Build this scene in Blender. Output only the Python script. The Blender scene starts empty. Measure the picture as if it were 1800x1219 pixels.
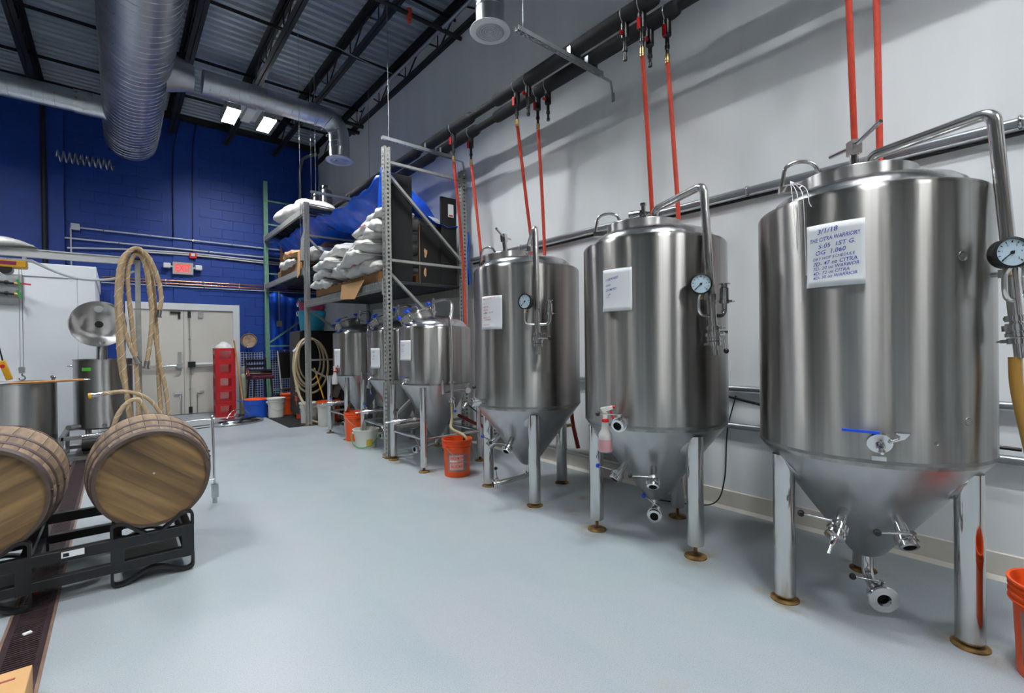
import bpy, math, random
from mathutils import Vector, Matrix
random.seed(11)
S = bpy.context.scene
COL = S.collection
PI = math.pi

# ------------------------------------------------------------ camera, world, exposure
cam = bpy.data.cameras.new('camera'); camo = bpy.data.objects.new('camera', cam); COL.objects.link(camo)
cam.sensor_fit = 'HORIZONTAL'; cam.sensor_width = 36.0; cam.lens = 834.0 / 1800.0 * 36.0
cam.clip_start = 0.05; cam.clip_end = 100
_yaw, _pit, _rol = math.radians(39.8), math.radians(-0.24), math.radians(0.7)
_F = Vector((math.sin(_yaw) * math.cos(_pit), math.cos(_yaw) * math.cos(_pit), math.sin(_pit)))
_R0 = Vector((math.cos(_yaw), -math.sin(_yaw), 0)); _U0 = _R0.cross(_F)
_R = _R0 * math.cos(_rol) - _U0 * math.sin(_rol); _U = _R.cross(_F)
camo.matrix_world = Matrix(((_R.x, _U.x, -_F.x, 0), (_R.y, _U.y, -_F.y, 0), (_R.z, _U.z, -_F.z, 1.32), (0, 0, 0, 1)))
S.camera = camo
w = bpy.data.worlds.new('room_air'); S.world = w; w.use_nodes = True
w.node_tree.nodes['Background'].inputs[0].default_value = (0.55, 0.62, 0.72, 1)
w.node_tree.nodes['Background'].inputs[1].default_value = 0.15
S.view_settings.view_transform = 'Standard'; S.view_settings.look = 'None'
S.view_settings.gamma = 1.0; S.view_settings.use_curve_mapping = False
S.view_settings.exposure = 0.0
LED = 385.0           # strength of the high-bay light panels
FIXTURES = [(1.75, 8.95), (1.75, 4.4), (1.75, 0.1), (1.75, -3.3), (-1.9, 7.3), (-1.9, 2.3), (-1.9, -2.6)]

# ------------------------------------------------------------ helpers
def lin(h):
    h = h.lstrip('#'); o = []
    for i in (0, 2, 4):
        c = int(h[i:i + 2], 16) / 255
        o.append(c / 12.92 if c <= 0.04045 else ((c + 0.055) / 1.055) ** 2.4)
    return o

def AX(p, d, up=None):
    """matrix that puts local +z along d at point p"""
    d = Vector(d).normalized(); u = Vector(up) if up else (Vector((0, 0, 1)) if abs(d.z) < 0.95 else Vector((1, 0, 0)))
    x = u.cross(d).normalized(); y = d.cross(x)
    return Matrix(((x.x, y.x, d.x, p[0]), (x.y, y.y, d.y, p[1]), (x.z, y.z, d.z, p[2]), (0, 0, 0, 1)))

def T(x, y, z, rz=0): return Matrix.Translation((x, y, z)) @ Matrix.Rotation(rz, 4, 'Z')

def fillet(pts, rad, seg=5):
    pts = [Vector(p) for p in pts]; out = [pts[0]]
    for i in range(1, len(pts) - 1):
        a, b, c = pts[i - 1], pts[i], pts[i + 1]
        u = (a - b); v = (c - b); k = min(rad, u.length * 0.49, v.length * 0.49)
        p0 = b + u.normalized() * k; p1 = b + v.normalized() * k
        for s in range(seg + 1):
            t = s / seg
            out.append(p0 * (1 - t) ** 2 + b * 2 * t * (1 - t) + p1 * t * t)
    out.append(pts[-1]); return out

def spline(pts, n=8):
    P = [Vector(p) for p in pts]; P = [P[0] * 2 - P[1]] + P + [P[-1] * 2 - P[-2]]; out = []
    for i in range(1, len(P) - 2):
        a, b, c, d = P[i - 1], P[i], P[i + 1], P[i + 2]
        for s in range(n):
            t = s / n
            out.append(0.5 * ((2 * b) + (c - a) * t + (2 * a - 5 * b + 4 * c - d) * t * t + (3 * b - a - 3 * c + d) * t ** 3))
    out.append(P[-2]); return out

class MB:
    def __init__(s, M=None): s.v = []; s.f = []; s.sm = []; s.M = M or Matrix.Identity(4)
    def add(s, vs, fs, smooth=False, M=None):
        A = s.M @ M if M is not None else s.M; b = len(s.v)
        s.v += [A @ Vector(p) for p in vs]
        for f in fs: s.f.append([b + i for i in f]); s.sm.append(smooth)
        return s
    def box(s, c, d, rz=0, M=None):
        x, y, z = d[0] / 2, d[1] / 2, d[2] / 2
        vs = [(-x, -y, -z), (x, -y, -z), (x, y, -z), (-x, y, -z), (-x, -y, z), (x, -y, z), (x, y, z), (-x, y, z)]
        A = T(c[0], c[1], c[2], rz)
        return s.add(vs, [(0, 3, 2, 1), (4, 5, 6, 7), (0, 1, 5, 4), (1, 2, 6, 5), (2, 3, 7, 6), (3, 0, 4, 7)], False, (M @ A) if M is not None else A)
    def b2(s, a, b): return s.box([(a[i] + b[i]) / 2 for i in range(3)], [abs(b[i] - a[i]) for i in range(3)])
    def bar(s, p, q, wd, ht, up=(0, 0, 1)):
        p = Vector(p); q = Vector(q); return s.box((0, 0, (q - p).length / 2), (wd, ht, (q - p).length), 0, AX(p, q - p, up))
    def lathe(s, prof, n=32, M=None, a0=0, a1=2 * PI, ang=35):
        closed = abs(a1 - a0 - 2 * PI) < 1e-6; m = n if closed else n + 1
        groups = [[prof[0]]]
        for i in range(1, len(prof)):
            groups[-1].append(prof[i])
            if i < len(prof) - 1:
                d0 = math.atan2(prof[i][1] - prof[i - 1][1], prof[i][0] - prof[i - 1][0]); d1 = math.atan2(prof[i + 1][1] - prof[i][1], prof[i + 1][0] - prof[i][0])
                e = abs((d1 - d0 + PI) % (2 * PI) - PI)
                if e > math.radians(ang): groups.append([prof[i]])
        for g in groups:
            vs = []; fs = []
            for (r, z) in g:
                for k in range(m):
                    a = a0 + (a1 - a0) * k / n; vs.append((r * math.cos(a), r * math.sin(a), z))
            for j in range(len(g) - 1):
                for k in range(n):
                    k2 = (k + 1) % m
                    q = (j * m + k, j * m + k2, (j + 1) * m + k2, (j + 1) * m + k)
                    if g[j][0] < 1e-6: q = (q[0], q[2], q[3])
                    elif g[j + 1][0] < 1e-6: q = (q[0], q[1], q[2])
                    fs.append(q)
            s.add(vs, fs, True, M)
        return s
    def cyl(s, p, q, r, r2=None, n=16):
        p = Vector(p); q = Vector(q); L = (q - p).length; r2 = r if r2 is None else r2
        return s.lathe([(0, 0), (r, 0), (r2, L), (0, L)], n, AX(p, q - p))
    def ball(s, c, r, n=12, sc=(1, 1, 1)):
        h = max(4, n // 2); prof = [(r * math.sin(PI * i / h), -r * math.cos(PI * i / h)) for i in range(h + 1)]
        prof[0] = (0, -r); prof[-1] = (0, r)
        return s.lathe(prof, n, Matrix.Translation(c) @ Matrix.Diagonal((sc[0], sc[1], sc[2], 1)), ang=80)
    def tube(s, pts, r, n=10, caps=True, closed=False):
        P = [Vector(p) for p in pts]; N = len(P); R = r if isinstance(r, (list, tuple)) else [r] * N
        tg = []
        for i in range(N):
            a = P[(i - 1) % N] if (closed or i > 0) else P[i]; b = P[(i + 1) % N] if (closed or i < N - 1) else P[i]
            d = b - a; tg.append(d.normalized() if d.length > 1e-9 else Vector((0, 0, 1)))
        u = Vector((0, 0, 1)) if abs(tg[0].z) < 0.9 else Vector((1, 0, 0)); x = u.cross(tg[0]).normalized(); vs = []
        for i in range(N):
            x = (x - tg[i] * x.dot(tg[i])).normalized(); y = tg[i].cross(x)
            for k in range(n):
                a = 2 * PI * k / n; vs.append(P[i] + (x * math.cos(a) + y * math.sin(a)) * R[i])
        fs = []
        for i in range(N if closed else N - 1):
            j = (i + 1) % N
            for k in range(n): k2 = (k + 1) % n; fs.append((i * n + k, i * n + k2, j * n + k2, j * n + k))
        s.add(vs, fs, True)
        if caps and not closed:
            s.add(vs[:n], [tuple(range(n))[::-1]]); s.add(vs[-n:], [tuple(range(n))])
        return s
    def torus(s, c, ax, R, r, n=32, m=8):
        A = AX(c, ax); return s.tube([A @ Vector((R * math.cos(2 * PI * i / n), R * math.sin(2 * PI * i / n), 0)) for i in range(n)], r, m, closed=True)
    def prism(s, poly, h, M=None):
        n = len(poly); vs = [(x, y, 0) for x, y in poly] + [(x, y, h) for x, y in poly]
        return s.add(vs, [tuple(range(n))[::-1], tuple(range(n, 2 * n))] + [(i, (i + 1) % n, n + (i + 1) % n, n + i) for i in range(n)], False, M)
    def grid(s, fn, nu, nv, thick=0, smooth=True):
        vs = [fn(i / nu, j / nv) for j in range(nv + 1) for i in range(nu + 1)]; W = nu + 1
        fs = [(j * W + i, j * W + i + 1, (j + 1) * W + i + 1, (j + 1) * W + i) for j in range(nv) for i in range(nu)]
        return s.add(vs, fs, smooth)
    def mesh(s, name):
        me = bpy.data.meshes.new(name); me.from_pydata([tuple(p) for p in s.v], [], s.f); me.polygons.foreach_set('use_smooth', s.sm); me.update(); return me
    def build(s, name, mat, parent=None, label=None, bevel=0, solid=0, kind=None, sub=0):
        me = s.mesh(name); me.materials.append(M_[mat] if isinstance(mat, str) else mat)
        o = bpy.data.objects.new(name, me); COL.objects.link(o)
        if parent: o.parent = parent
        if label: o['label'] = label
        if kind: o['kind'] = kind
        if solid: m = o.modifiers.new('thickness', 'SOLIDIFY'); m.thickness = solid; m.offset = 0
        if bevel: m = o.modifiers.new('edge', 'BEVEL'); m.width = bevel; m.segments = 2; m.limit_method = 'ANGLE'; m.angle_limit = 0.7
        return o

def tag(o, label, cat, group=None):
    o['label'] = label; o['category'] = cat
    if group: o['group'] = group
    return o
def thing(name, label, cat, loc=(0, 0, 0), rz=0, group=None):
    o = bpy.data.objects.new(name, None); COL.objects.link(o); o.empty_display_size = 0.1
    o.location = loc; o.rotation_euler = (0, 0, rz); return tag(o, label, cat, group)
def struct(o): o['kind'] = 'structure'; return o
def sroot(name, loc=(0, 0, 0)):
    o = bpy.data.objects.new(name, None); COL.objects.link(o); o.location = loc; o['kind'] = 'structure'; return o
def solo(name, mb, mat, label, cat, group=None, **k):
    """one-mesh thing, built in world space, its origin moved to its base"""
    xs = [p.x for p in mb.v]; ys = [p.y for p in mb.v]; zs = [p.z for p in mb.v]
    c = Vector(((min(xs) + max(xs)) / 2, (min(ys) + max(ys)) / 2, min(zs)))
    mb.v = [p - c for p in mb.v]; o = mb.build(name, mat, **k); o.location = c; return tag(o, label, cat, group)
def inst(o, parent=None, M=None):
    c = o.copy(); COL.objects.link(c); c.parent = parent
    if M is not None: c.matrix_local = M
    return c
def copy_tree(o, parent=None):
    c = o.copy(); COL.objects.link(c); c.parent = parent
    for ch in list(o.children):
        if ch.users_collection: copy_tree(ch, c)
    return c
def tmesh(s, size, shear=0.0, bold=0.006):
    cu = bpy.data.curves.new('t', 'FONT'); cu.body = s; cu.size = size; cu.shear = shear; cu.resolution_u = 2; cu.offset = size * bold
    o = bpy.data.objects.new('t', cu); me = o.to_mesh()
    vs = [v.co.copy() for v in me.vertices]; fs = [tuple(p.vertices) for p in me.polygons]
    o.to_mesh_clear(); bpy.data.objects.remove(o); bpy.data.curves.remove(cu); return vs, fs
def text(mb, s, x, y, size, fn, shear=0.0, rot=0.0, fit=0):
    """flat lettering; fn maps (x, y) on the sheet to a point"""
    vs, fs = tmesh(s, size, shear); c, d = math.cos(rot), math.sin(rot)
    if fit and vs:
        w_ = max(v.x for v in vs)
        if w_ > fit:
            for v in vs: v.x *= fit / w_
    mb.add([fn(x + v.x * c - v.y * d, y + v.x * d + v.y * c) for v in vs], fs)

# ------------------------------------------------------------ materials
M_ = {}
def pm(name, col, rough=0.5, metal=0.0, noise=None, amt=0.15, stretch=(1, 1, 1), bump=0.0, bscale=None, rvar=0.0, col2=None, spec=0.5, coat=0.0, rand=0.0, trans=0.0, aniso=0.0, emit=0.0, alpha=1.0, sss=0.0):
    m = bpy.data.materials.new(name); m.use_nodes = True; nt = m.node_tree; N = nt.nodes; L = nt.links; b = N['Principled BSDF']
    c = lin(col) if isinstance(col, str) else list(col)
    I = b.inputs; I['Base Color'].default_value = (*c, 1); I['Roughness'].default_value = rough; I['Metallic'].default_value = metal
    I['Specular IOR Level'].default_value = spec; I['Coat Weight'].default_value = coat; I['Transmission Weight'].default_value = trans
    if alpha < 1: I['Alpha'].default_value = alpha
    if emit: I['Emission Color'].default_value = (*c, 1); I['Emission Strength'].default_value = emit
    csock = None
    if noise:
        tc = N.new('ShaderNodeTexCoord'); mp = N.new('ShaderNodeMapping'); mp.inputs['Scale'].default_value = stretch; L.new(tc.outputs['Object'], mp.inputs[0])
        nz = N.new('ShaderNodeTexNoise'); nz.inputs['Scale'].default_value = noise; nz.inputs['Detail'].default_value = 6; L.new(mp.outputs[0], nz.inputs[0])
        cr = N.new('ShaderNodeValToRGB'); c2 = (lin(col2) if isinstance(col2, str) else col2) if col2 else [max(0, v * (1 - amt)) for v in c]
        hi = c if col2 else [min(1, v * (1 + amt)) for v in c]
        cr.color_ramp.elements[0].position = 0.32; cr.color_ramp.elements[1].position = 0.68
        cr.color_ramp.elements[0].color = (*c2, 1); cr.color_ramp.elements[1].color = (*hi, 1)
        L.new(nz.outputs['Fac'], cr.inputs[0]); csock = cr.outputs[0]
        if rvar:
            mr = N.new('ShaderNodeMapRange'); mr.inputs['To Min'].default_value = max(0.02, rough - rvar); mr.inputs['To Max'].default_value = rough + rvar
            L.new(nz.outputs['Fac'], mr.inputs[0]); L.new(mr.outputs[0], I['Roughness'])
        if bump:
            src = nz
            if bscale:
                src = N.new('ShaderNodeTexNoise'); src.inputs['Scale'].default_value = bscale; src.inputs['Detail'].default_value = 3; L.new(mp.outputs[0], src.inputs[0])
            bp = N.new('ShaderNodeBump'); bp.inputs['Strength'].default_value = bump; bp.inputs['Distance'].default_value = 0.02
            L.new(src.outputs['Fac'], bp.inputs['Height']); L.new(bp.outputs[0], I['Normal'])
    if rand:
        oi = N.new('ShaderNodeObjectInfo'); hs = N.new('ShaderNodeHueSaturation')
        mr = N.new('ShaderNodeMapRange'); mr.inputs['To Min'].default_value = 1 - rand; mr.inputs['To Max'].default_value = 1 + rand
        L.new(oi.outputs['Random'], mr.inputs[0]); L.new(mr.outputs[0], hs.inputs['Value'])
        if csock: L.new(csock, hs.inputs['Color'])
        else: hs.inputs['Color'].default_value = (*c, 1)
        csock = hs.outputs[0]
    if csock: L.new(csock, I['Base Color'])
    if aniso:
        I['Anisotropic'].default_value = aniso; I['Anisotropic Rotation'].default_value = 0.25; tn = N.new('ShaderNodeTangent'); tn.direction_type = 'RADIAL'; tn.axis = 'Z'; L.new(tn.outputs[0], I['Tangent'])
    M_[name] = m; return m

# steel of the tanks: brushed round the shell, sheet slightly wavy; streaky reflections also painted into the colour
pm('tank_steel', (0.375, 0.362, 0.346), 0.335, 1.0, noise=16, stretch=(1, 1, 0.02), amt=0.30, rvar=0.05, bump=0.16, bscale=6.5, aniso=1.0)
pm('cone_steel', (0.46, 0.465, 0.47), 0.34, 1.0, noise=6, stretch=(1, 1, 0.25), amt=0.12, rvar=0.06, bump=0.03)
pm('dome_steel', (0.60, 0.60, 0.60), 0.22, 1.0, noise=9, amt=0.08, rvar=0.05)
pm('weld_steel', (0.30, 0.295, 0.29), 0.36, 1.0, noise=14, amt=0.15)
pm('polished_steel', (0.62, 0.61, 0.60), 0.12, 1.0, noise=8, stretch=(1, 1, 0.2), amt=0.07, rvar=0.04)
pm('pipe_steel', (0.72, 0.71, 0.70), 0.22, 1.0)
pm('zinc', '#a4a9ad', 0.5, 0.45, noise=14, amt=0.1)
pm('collar_steel', (0.55, 0.54, 0.53), 0.34, 1.0, noise=9, stretch=(1, 1, 0.1), amt=0.25, rvar=0.06, bump=0.25, bscale=7, aniso=0.9)  # upright colour streaks imitate reflections on the collar
pm('fitting_steel', (0.68, 0.68, 0.68), 0.15, 1.0)
pm('kettle_steel', (0.36, 0.355, 0.35), 0.42, 1.0, noise=7, stretch=(1, 1, 0.04), amt=0.2, rvar=0.06, bump=0.06, bscale=3, aniso=0.95)
pm('galvanised', (0.52, 0.54, 0.56), 0.30, 1.0, noise=10, amt=0.16, rvar=0.08)
pm('duct_metal', (0.50, 0.53, 0.57), 0.36, 1.0, noise=4, amt=0.10, rvar=0.05)
pm('rack_grey', '#9a9b97', 0.5, 0.2, noise=20, amt=0.08)
pm('rack_green', '#6f9a86', 0.5, 0.1, noise=20, amt=0.1)
pm('deck_steel', '#6f7478', 0.5, 0.6, noise=12, amt=0.12)
pm('black_paint', '#15161a', 0.42, 0.0, noise=30, amt=0.3)
pm('black_joist', '#14161a', 0.55, 0.0, noise=6, amt=0.3)
pm('black_insulation', '#1a1b1e', 0.75, 0.0, noise=40, amt=0.25, bump=0.05)
pm('black_plastic', '#101012', 0.4)
pm('black_rubber', '#0c0c0d', 0.35)
pm('black_board', '#0d0e10', 0.85, noise=60, amt=0.3)
pm('deck_paint', '#a9b4bd', 0.42, 0.5, noise=3, stretch=(0.3, 3, 1), amt=0.15)
pm('white_wall', '#e4e7e9', 0.62, noise=1.6, stretch=(1, 2.2, 0.35), amt=0.035, bump=0.02, bscale=60)
pm('grey_wall', '#77736c', 0.7, noise=2, amt=0.08)
pm('dark_wall', '#4a443e', 0.7, noise=2, amt=0.1)
pm('blue_wall', '#04368a', 0.55, noise=5, amt=0.12, bump=0.06, bscale=70)
pm('blue_block', '#04368a', 0.55, noise=9, amt=0.1, bump=0.08, bscale=60, rand=0.06)
pm('white_trim', '#cdd0d2', 0.5, noise=3, amt=0.03)
pm('base_trim', '#d9d4ca', 0.55, noise=5, amt=0.06)
pm('door_paint', '#c2beb6', 0.5, noise=2, amt=0.03)
pm('cooler_panel', '#e4e8ee', 0.42, noise=1.5, amt=0.03)
pm('paper', '#dfe1e4', 0.8, noise=4, amt=0.02)
pm('blue_ink', '#2747a8', 0.7); pm('red_ink', '#b0303a', 0.7); pm('grey_ink', '#8a90a0', 0.7)
pm('red_hose', '#c8432e', 0.5, noise=25, amt=0.12)
pm('dark_red_hose', '#8e1f24', 0.45)
pm('red_handle', '#c4151c', 0.4)
pm('red_plastic', '#b3141c', 0.42, noise=8, amt=0.1)
pm('orange_plastic', '#e8561c', 0.38, noise=5, amt=0.06)
pm('white_plastic', '#cfcfc8', 0.45, noise=5, amt=0.05)
pm('blue_plastic', '#1550b8', 0.4, noise=5, amt=0.08)
pm('blue_knob', '#1b4fd0', 0.35)
pm('teal_plastic', '#1387a8', 0.45, noise=5, amt=0.08); pm('maroon_plastic', '#8a1c46', 0.45)
pm('green_plastic', '#1f9a4a', 0.4); pm('lime_tape', '#5fc838', 0.6)
pm('maroon_seat', '#4a1626', 0.6)
pm('tarp', '#0f55d0', 0.38, noise=5, amt=0.2, bump=0.35, bscale=9)
pm('sack', '#dcdad7', 0.6, noise=5, amt=0.08, bump=0.22, bscale=14, rand=0.05)
pm('brown_sack', '#b98d68', 0.75, noise=6, amt=0.12, bump=0.2, bscale=12)
pm('cardboard', '#c69a68', 0.8, noise=6, amt=0.06, rand=0.06)
pm('cardboard_dark', '#8d6540', 0.8, noise=6, amt=0.08)
pm('pallet_wood', '#8f6a3c', 0.75, noise=8, stretch=(1, 0.2, 1), amt=0.25, rand=0.12)
pm('stave_wood', '#9a8268', 0.72, noise=15, stretch=(1, 1, 0.16), col2='#584739', bump=0.18, rand=0.2)
pm('head_wood', '#8d7048', 0.7, noise=16, stretch=(0.09, 1.0, 1), col2='#4c3b28', bump=0.10, rand=0.30)
pm('hoop_steel', '#57494a', 0.55, 0.5, noise=14, amt=0.25)
pm('wood_handle', '#b27a40', 0.5, noise=14, stretch=(1, 1, 0.1), amt=0.15)
pm('hose_tan', '#b49a78', 0.7, noise=30, amt=0.12); pm('hose_thread', '#d8cdb4', 0.8)
pm('hose_clear', '#b8a884', 0.3, coat=0.3); pm('hose_amber', '#a97f35', 0.3, coat=0.4)
pm('bronze', (0.34, 0.24, 0.17), 0.4, 1.0, noise=14, amt=0.3)
pm('brass', (0.55, 0.36, 0.14), 0.35, 1.0); pm('copper', (0.70, 0.30, 0.19), 0.25, 1.0)
pm('rust_plate', '#9a7a45', 0.6, 0.4, noise=20, col2='#4a331c'); pm('rust_rod', '#6a5238', 0.6, 0.5)
pm('conduit', '#9ea3a8', 0.35, 0.8); pm('white_conduit', '#c2c6cb', 0.5)
pm('gauge_face', '#bcd0de', 0.3); pm('black_mark', '#101418', 0.6)
pm('grate', '#4a3a3e', 0.45, 0.5, noise=20, amt=0.3); pm('grate_frame', '#8f7466', 0.5, 0.4, noise=12, amt=0.2)
pm('pit', '#0d0b0c', 0.8)
pm('diffuser_white', '#d6d8dc', 0.45); pm('diffuser_shade', '#08090a', 0.8)
pm('led', (0.955, 0.985, 1.0), 0.5, emit=LED)
pm('exit_case', '#a9a6a2', 0.5)
pm('exit_glow', (1.0, 0.03, 0.03), 0.5, emit=1.3)
pm('yellow_paint', '#d8a018', 0.4, noise=8, amt=0.1); pm('alu', (0.62, 0.63, 0.64), 0.35, 1.0, noise=10, stretch=(0.1, 1, 1), amt=0.1)
pm('gas_green', '#8c9584', 0.5, 0.2, noise=6, amt=0.1)
pm('pink_liquid', '#d8a0a6', 0.3, trans=0.3); pm('clear_plastic', '#d9d6d4', 0.35, trans=0.35)
pm('smoked_plastic', '#3a3f42', 0.2, trans=0.4)
pm('white_bag', '#d4d4d2', 0.5, noise=12, amt=0.06, bump=0.5, bscale=16)
pm('label_grey', '#8f7a76', 0.6); pm('label_pink', '#e7a9a0', 0.6); pm('label_red', '#d9361e', 0.6)
pm('yellow_label', '#cda83a', 0.6); pm('tan_mark', '#8a3a3a', 0.7)
pm('chime_wood', '#4d3f36', 0.75, noise=12, amt=0.2)
pm('mat_black', '#1b1a19', 0.7, noise=30, amt=0.3)

def floor_material():
    m = bpy.data.materials.new('epoxy_floor'); m.use_nodes = True; nt = m.node_tree; N = nt.nodes; L = nt.links; b = N['Principled BSDF']
    tc = N.new('ShaderNodeTexCoord')
    def nz(sc, det=4, st=(1, 1, 1)):
        mp = N.new('ShaderNodeMapping'); mp.inputs['Scale'].default_value = st; L.new(tc.outputs['Object'], mp.inputs[0])
        n = N.new('ShaderNodeTexNoise'); n.inputs['Scale'].default_value = sc; n.inputs['Detail'].default_value = det; L.new(mp.outputs[0], n.inputs[0]); return n
    def mix(f, a, c2, blend='MIX'):
        x = N.new('ShaderNodeMix'); x.data_type = 'RGBA'; x.blend_type = blend
        if isinstance(f, float): x.inputs[0].default_value = f
        else: L.new(f, x.inputs[0])
        for s, v in ((6, a), (7, c2)):
            if isinstance(v, (list, tuple)): x.inputs[s].default_value = (*v, 1)
            else: L.new(v, x.inputs[s])
        return x.outputs[2]
    def ramp(s, a, c2):
        r = N.new('ShaderNodeMapRange'); r.inputs['From Min'].default_value = a; r.inputs['From Max'].default_value = c2; L.new(s, r.inputs[0]); return r.outputs[0]
    c = mix(ramp(nz(0.9, 3).outputs['Fac'], 0.35, 0.65), lin('#a0a4aa'), lin('#9ba6a9'))          # mottled blue-grey epoxy
    c = mix(ramp(nz(2.3, 5, (1, 0.35, 1)).outputs['Fac'], 0.5, 0.8), c, lin('#919da4'))
    c = mix(ramp(nz(260, 1).outputs['Fac'], 0.55, 0.75), c, lin('#75848f'))                       # fine flake
    c = mix(ramp(nz(300, 1, (1.3, 1, 1)).outputs['Fac'], 0.62, 0.72), c, lin('#b4bec5'))
    c = mix(ramp(nz(1.4, 6).outputs['Fac'], 0.66, 0.80), c, lin('#989686'))                       # yellowish worn patches
    # rust rings where the tank feet stand
    pos = N.new('ShaderNodeSeparateXYZ'); L.new(tc.outputs['Object'], pos.inputs[0])
    acc = None
    wob = nz(9, 4)
    for (x, y, rr) in STAINS:
        v = N.new('ShaderNodeVectorMath'); v.operation = 'DISTANCE'; L.new(tc.outputs['Object'], v.inputs[0]); v.inputs[1].default_value = (x, y, 0)
        r = N.new('ShaderNodeMapRange'); r.inputs['From Min'].default_value = rr; r.inputs['From Max'].default_value = rr * 0.3; L.new(v.outputs['Value'], r.inputs[0])
        if acc is None: acc = r.outputs[0]
        else:
            a = N.new('ShaderNodeMath'); a.operation = 'MAXIMUM'; L.new(acc, a.inputs[0]); L.new(r.outputs[0], a.inputs[1]); acc = a.outputs[0]
    mu = N.new('ShaderNodeMath'); mu.operation = 'MULTIPLY'; L.new(acc, mu.inputs[0]); L.new(ramp(wob.outputs['Fac'], 0.42, 0.62), mu.inputs[1])
    mu2 = N.new('ShaderNodeMath'); mu2.operation = 'MULTIPLY'; L.new(mu.outputs[0], mu2.inputs[0]); mu2.inputs[1].default_value = 0.8
    c = mix(mu2.outputs[0], c, lin('#8a744a'))
    L.new(c, b.inputs['Base Color'])
    r = N.new('ShaderNodeMapRange'); r.inputs['To Min'].default_value = 0.30; r.inputs['To Max'].default_value = 0.50; L.new(nz(3, 4).outputs['Fac'], r.inputs[0]); L.new(r.outputs[0], b.inputs['Roughness'])
    bp = N.new('ShaderNodeBump'); bp.inputs['Strength'].default_value = 0.08; bp.inputs['Distance'].default_value = 0.002; L.new(nz(220, 2).outputs['Fac'], bp.inputs['Height']); L.new(bp.outputs[0], b.inputs['Normal'])
    M_['floor'] = m

TANKS = [((2.90, 0.70), 16.0), ((2.86, 1.90), 9.6), ((2.84, 3.20), -4.4)]
LEG_R = 0.40
STAINS = []
for (c, rot) in TANKS:
    for a in (0, 120, 240):
        q = math.radians(a + rot); STAINS.append((c[0] + LEG_R * math.cos(q), c[1] + LEG_R * math.sin(q), 0.17))
STAINS += [(2.45, 5.22, 0.16), (2.44, 5.0, 0.14), (2.5, 4.32, 0.14), (2.75, 2.55, 0.1), (3.05, 2.72, 0.1)]
floor_material()

X0, X1, Y0, Y1, ZC = -5.0, 3.7, -4.5, 11.5, 5.98
DX0, DX1 = -0.42, -0.25       # trench drain
f = sroot('floor')
MB().b2((X0, Y0, -0.2), (DX0, Y1, 0)).build('floor_slab', 'floor', f)
MB().b2((DX1, Y0, -0.2), (X1, Y1, 0)).build('floor_slab', 'floor', f)
MB().b2((DX0, Y0, -0.2), (DX1, Y1, -0.12)).build('trench_bottom', 'pit', f)
# trench drain: frame and 1 m long slotted covers
dr = sroot('trim_1', ((DX0 + DX1) / 2, 3.0, 0)); dr['label'] = 'dark slotted trench drain running along the floor under the barrel rack'
hw = (DX1 - DX0) / 2
m = MB()
for s in (-1, 1): m.b2((s * hw, Y0 - 3, -0.05), (s * (hw - 0.012), Y1 - 3, 0.003))
m.build('drain_frame', 'grate_frame', dr)
m = MB(); L_ = 0.995
for s in (-1, 1): m.b2((s * (hw - 0.013), 0, -0.03), (s * (hw - 0.034), L_, 0.001))
n = 50
for i in range(n + 1): m.box((0, 0.008 + (L_ - 0.016) * i / n, -0.012), (2 * hw - 0.06, 0.0105, 0.024))
g0 = m.build('grate_cover', 'grate', dr); g0.location = (0, Y0 - 3, 0)
for k in range(1, 16): inst(g0, dr).location = (0, Y0 - 3 + k, 0)

wr = struct(MB().b2((X1, Y0, 0), (X1 + 0.15, Y1 + 0.15, 6.2)).build('wall_right', 'white_wall'))
wl = struct(MB().b2((X0 - 0.15, Y0, 0), (X0, Y1, 6.2)).build('wall_left', 'grey_wall'))
wf = struct(MB().b2((X0 - 0.15, Y0 - 0.15, 0), (X1 + 0.15, Y0, 6.2)).build('wall_front', 'dark_wall'))
# made-up white doors, added on the unseen walls for the tanks to mirror
for i, (x, wd, h) in enumerate([(-3.2, 1.6, 2.6), (0.2, 1.0, 2.3), (2.2, 0.9, 2.3)]):
    struct(MB().b2((x, Y0, 0), (x + wd, Y0 + 0.04, h)).build('door_%d' % (i + 2), 'white_trim'))
struct(MB().b2((X0, -2.0, 0), (X0 + 0.05, 1.2, 3.2)).build('door_5', 'white_trim'))
struct(MB().b2((X0, 4.0, 0), (X0 + 0.05, 5.0, 2.3)).build('door_6', 'white_trim'))
br = sroot('baseboard_right', (X1, 3, 0))
MB().add([(0, Y0 - 3, 0), (-0.03, Y0 - 3, 0), (-0.012, Y0 - 3, 0.025), (-0.012, Y0 - 3, 0.145), (0, Y0 - 3, 0.15),
          (0, Y1 - 3, 0), (-0.03, Y1 - 3, 0), (-0.012, Y1 - 3, 0.025), (-0.012, Y1 - 3, 0.145), (0, Y1 - 3, 0.15)],
         [(i, i + 1, i + 6, i + 5) for i in range(4)]).build('cove_strip', 'base_trim', br)

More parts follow.
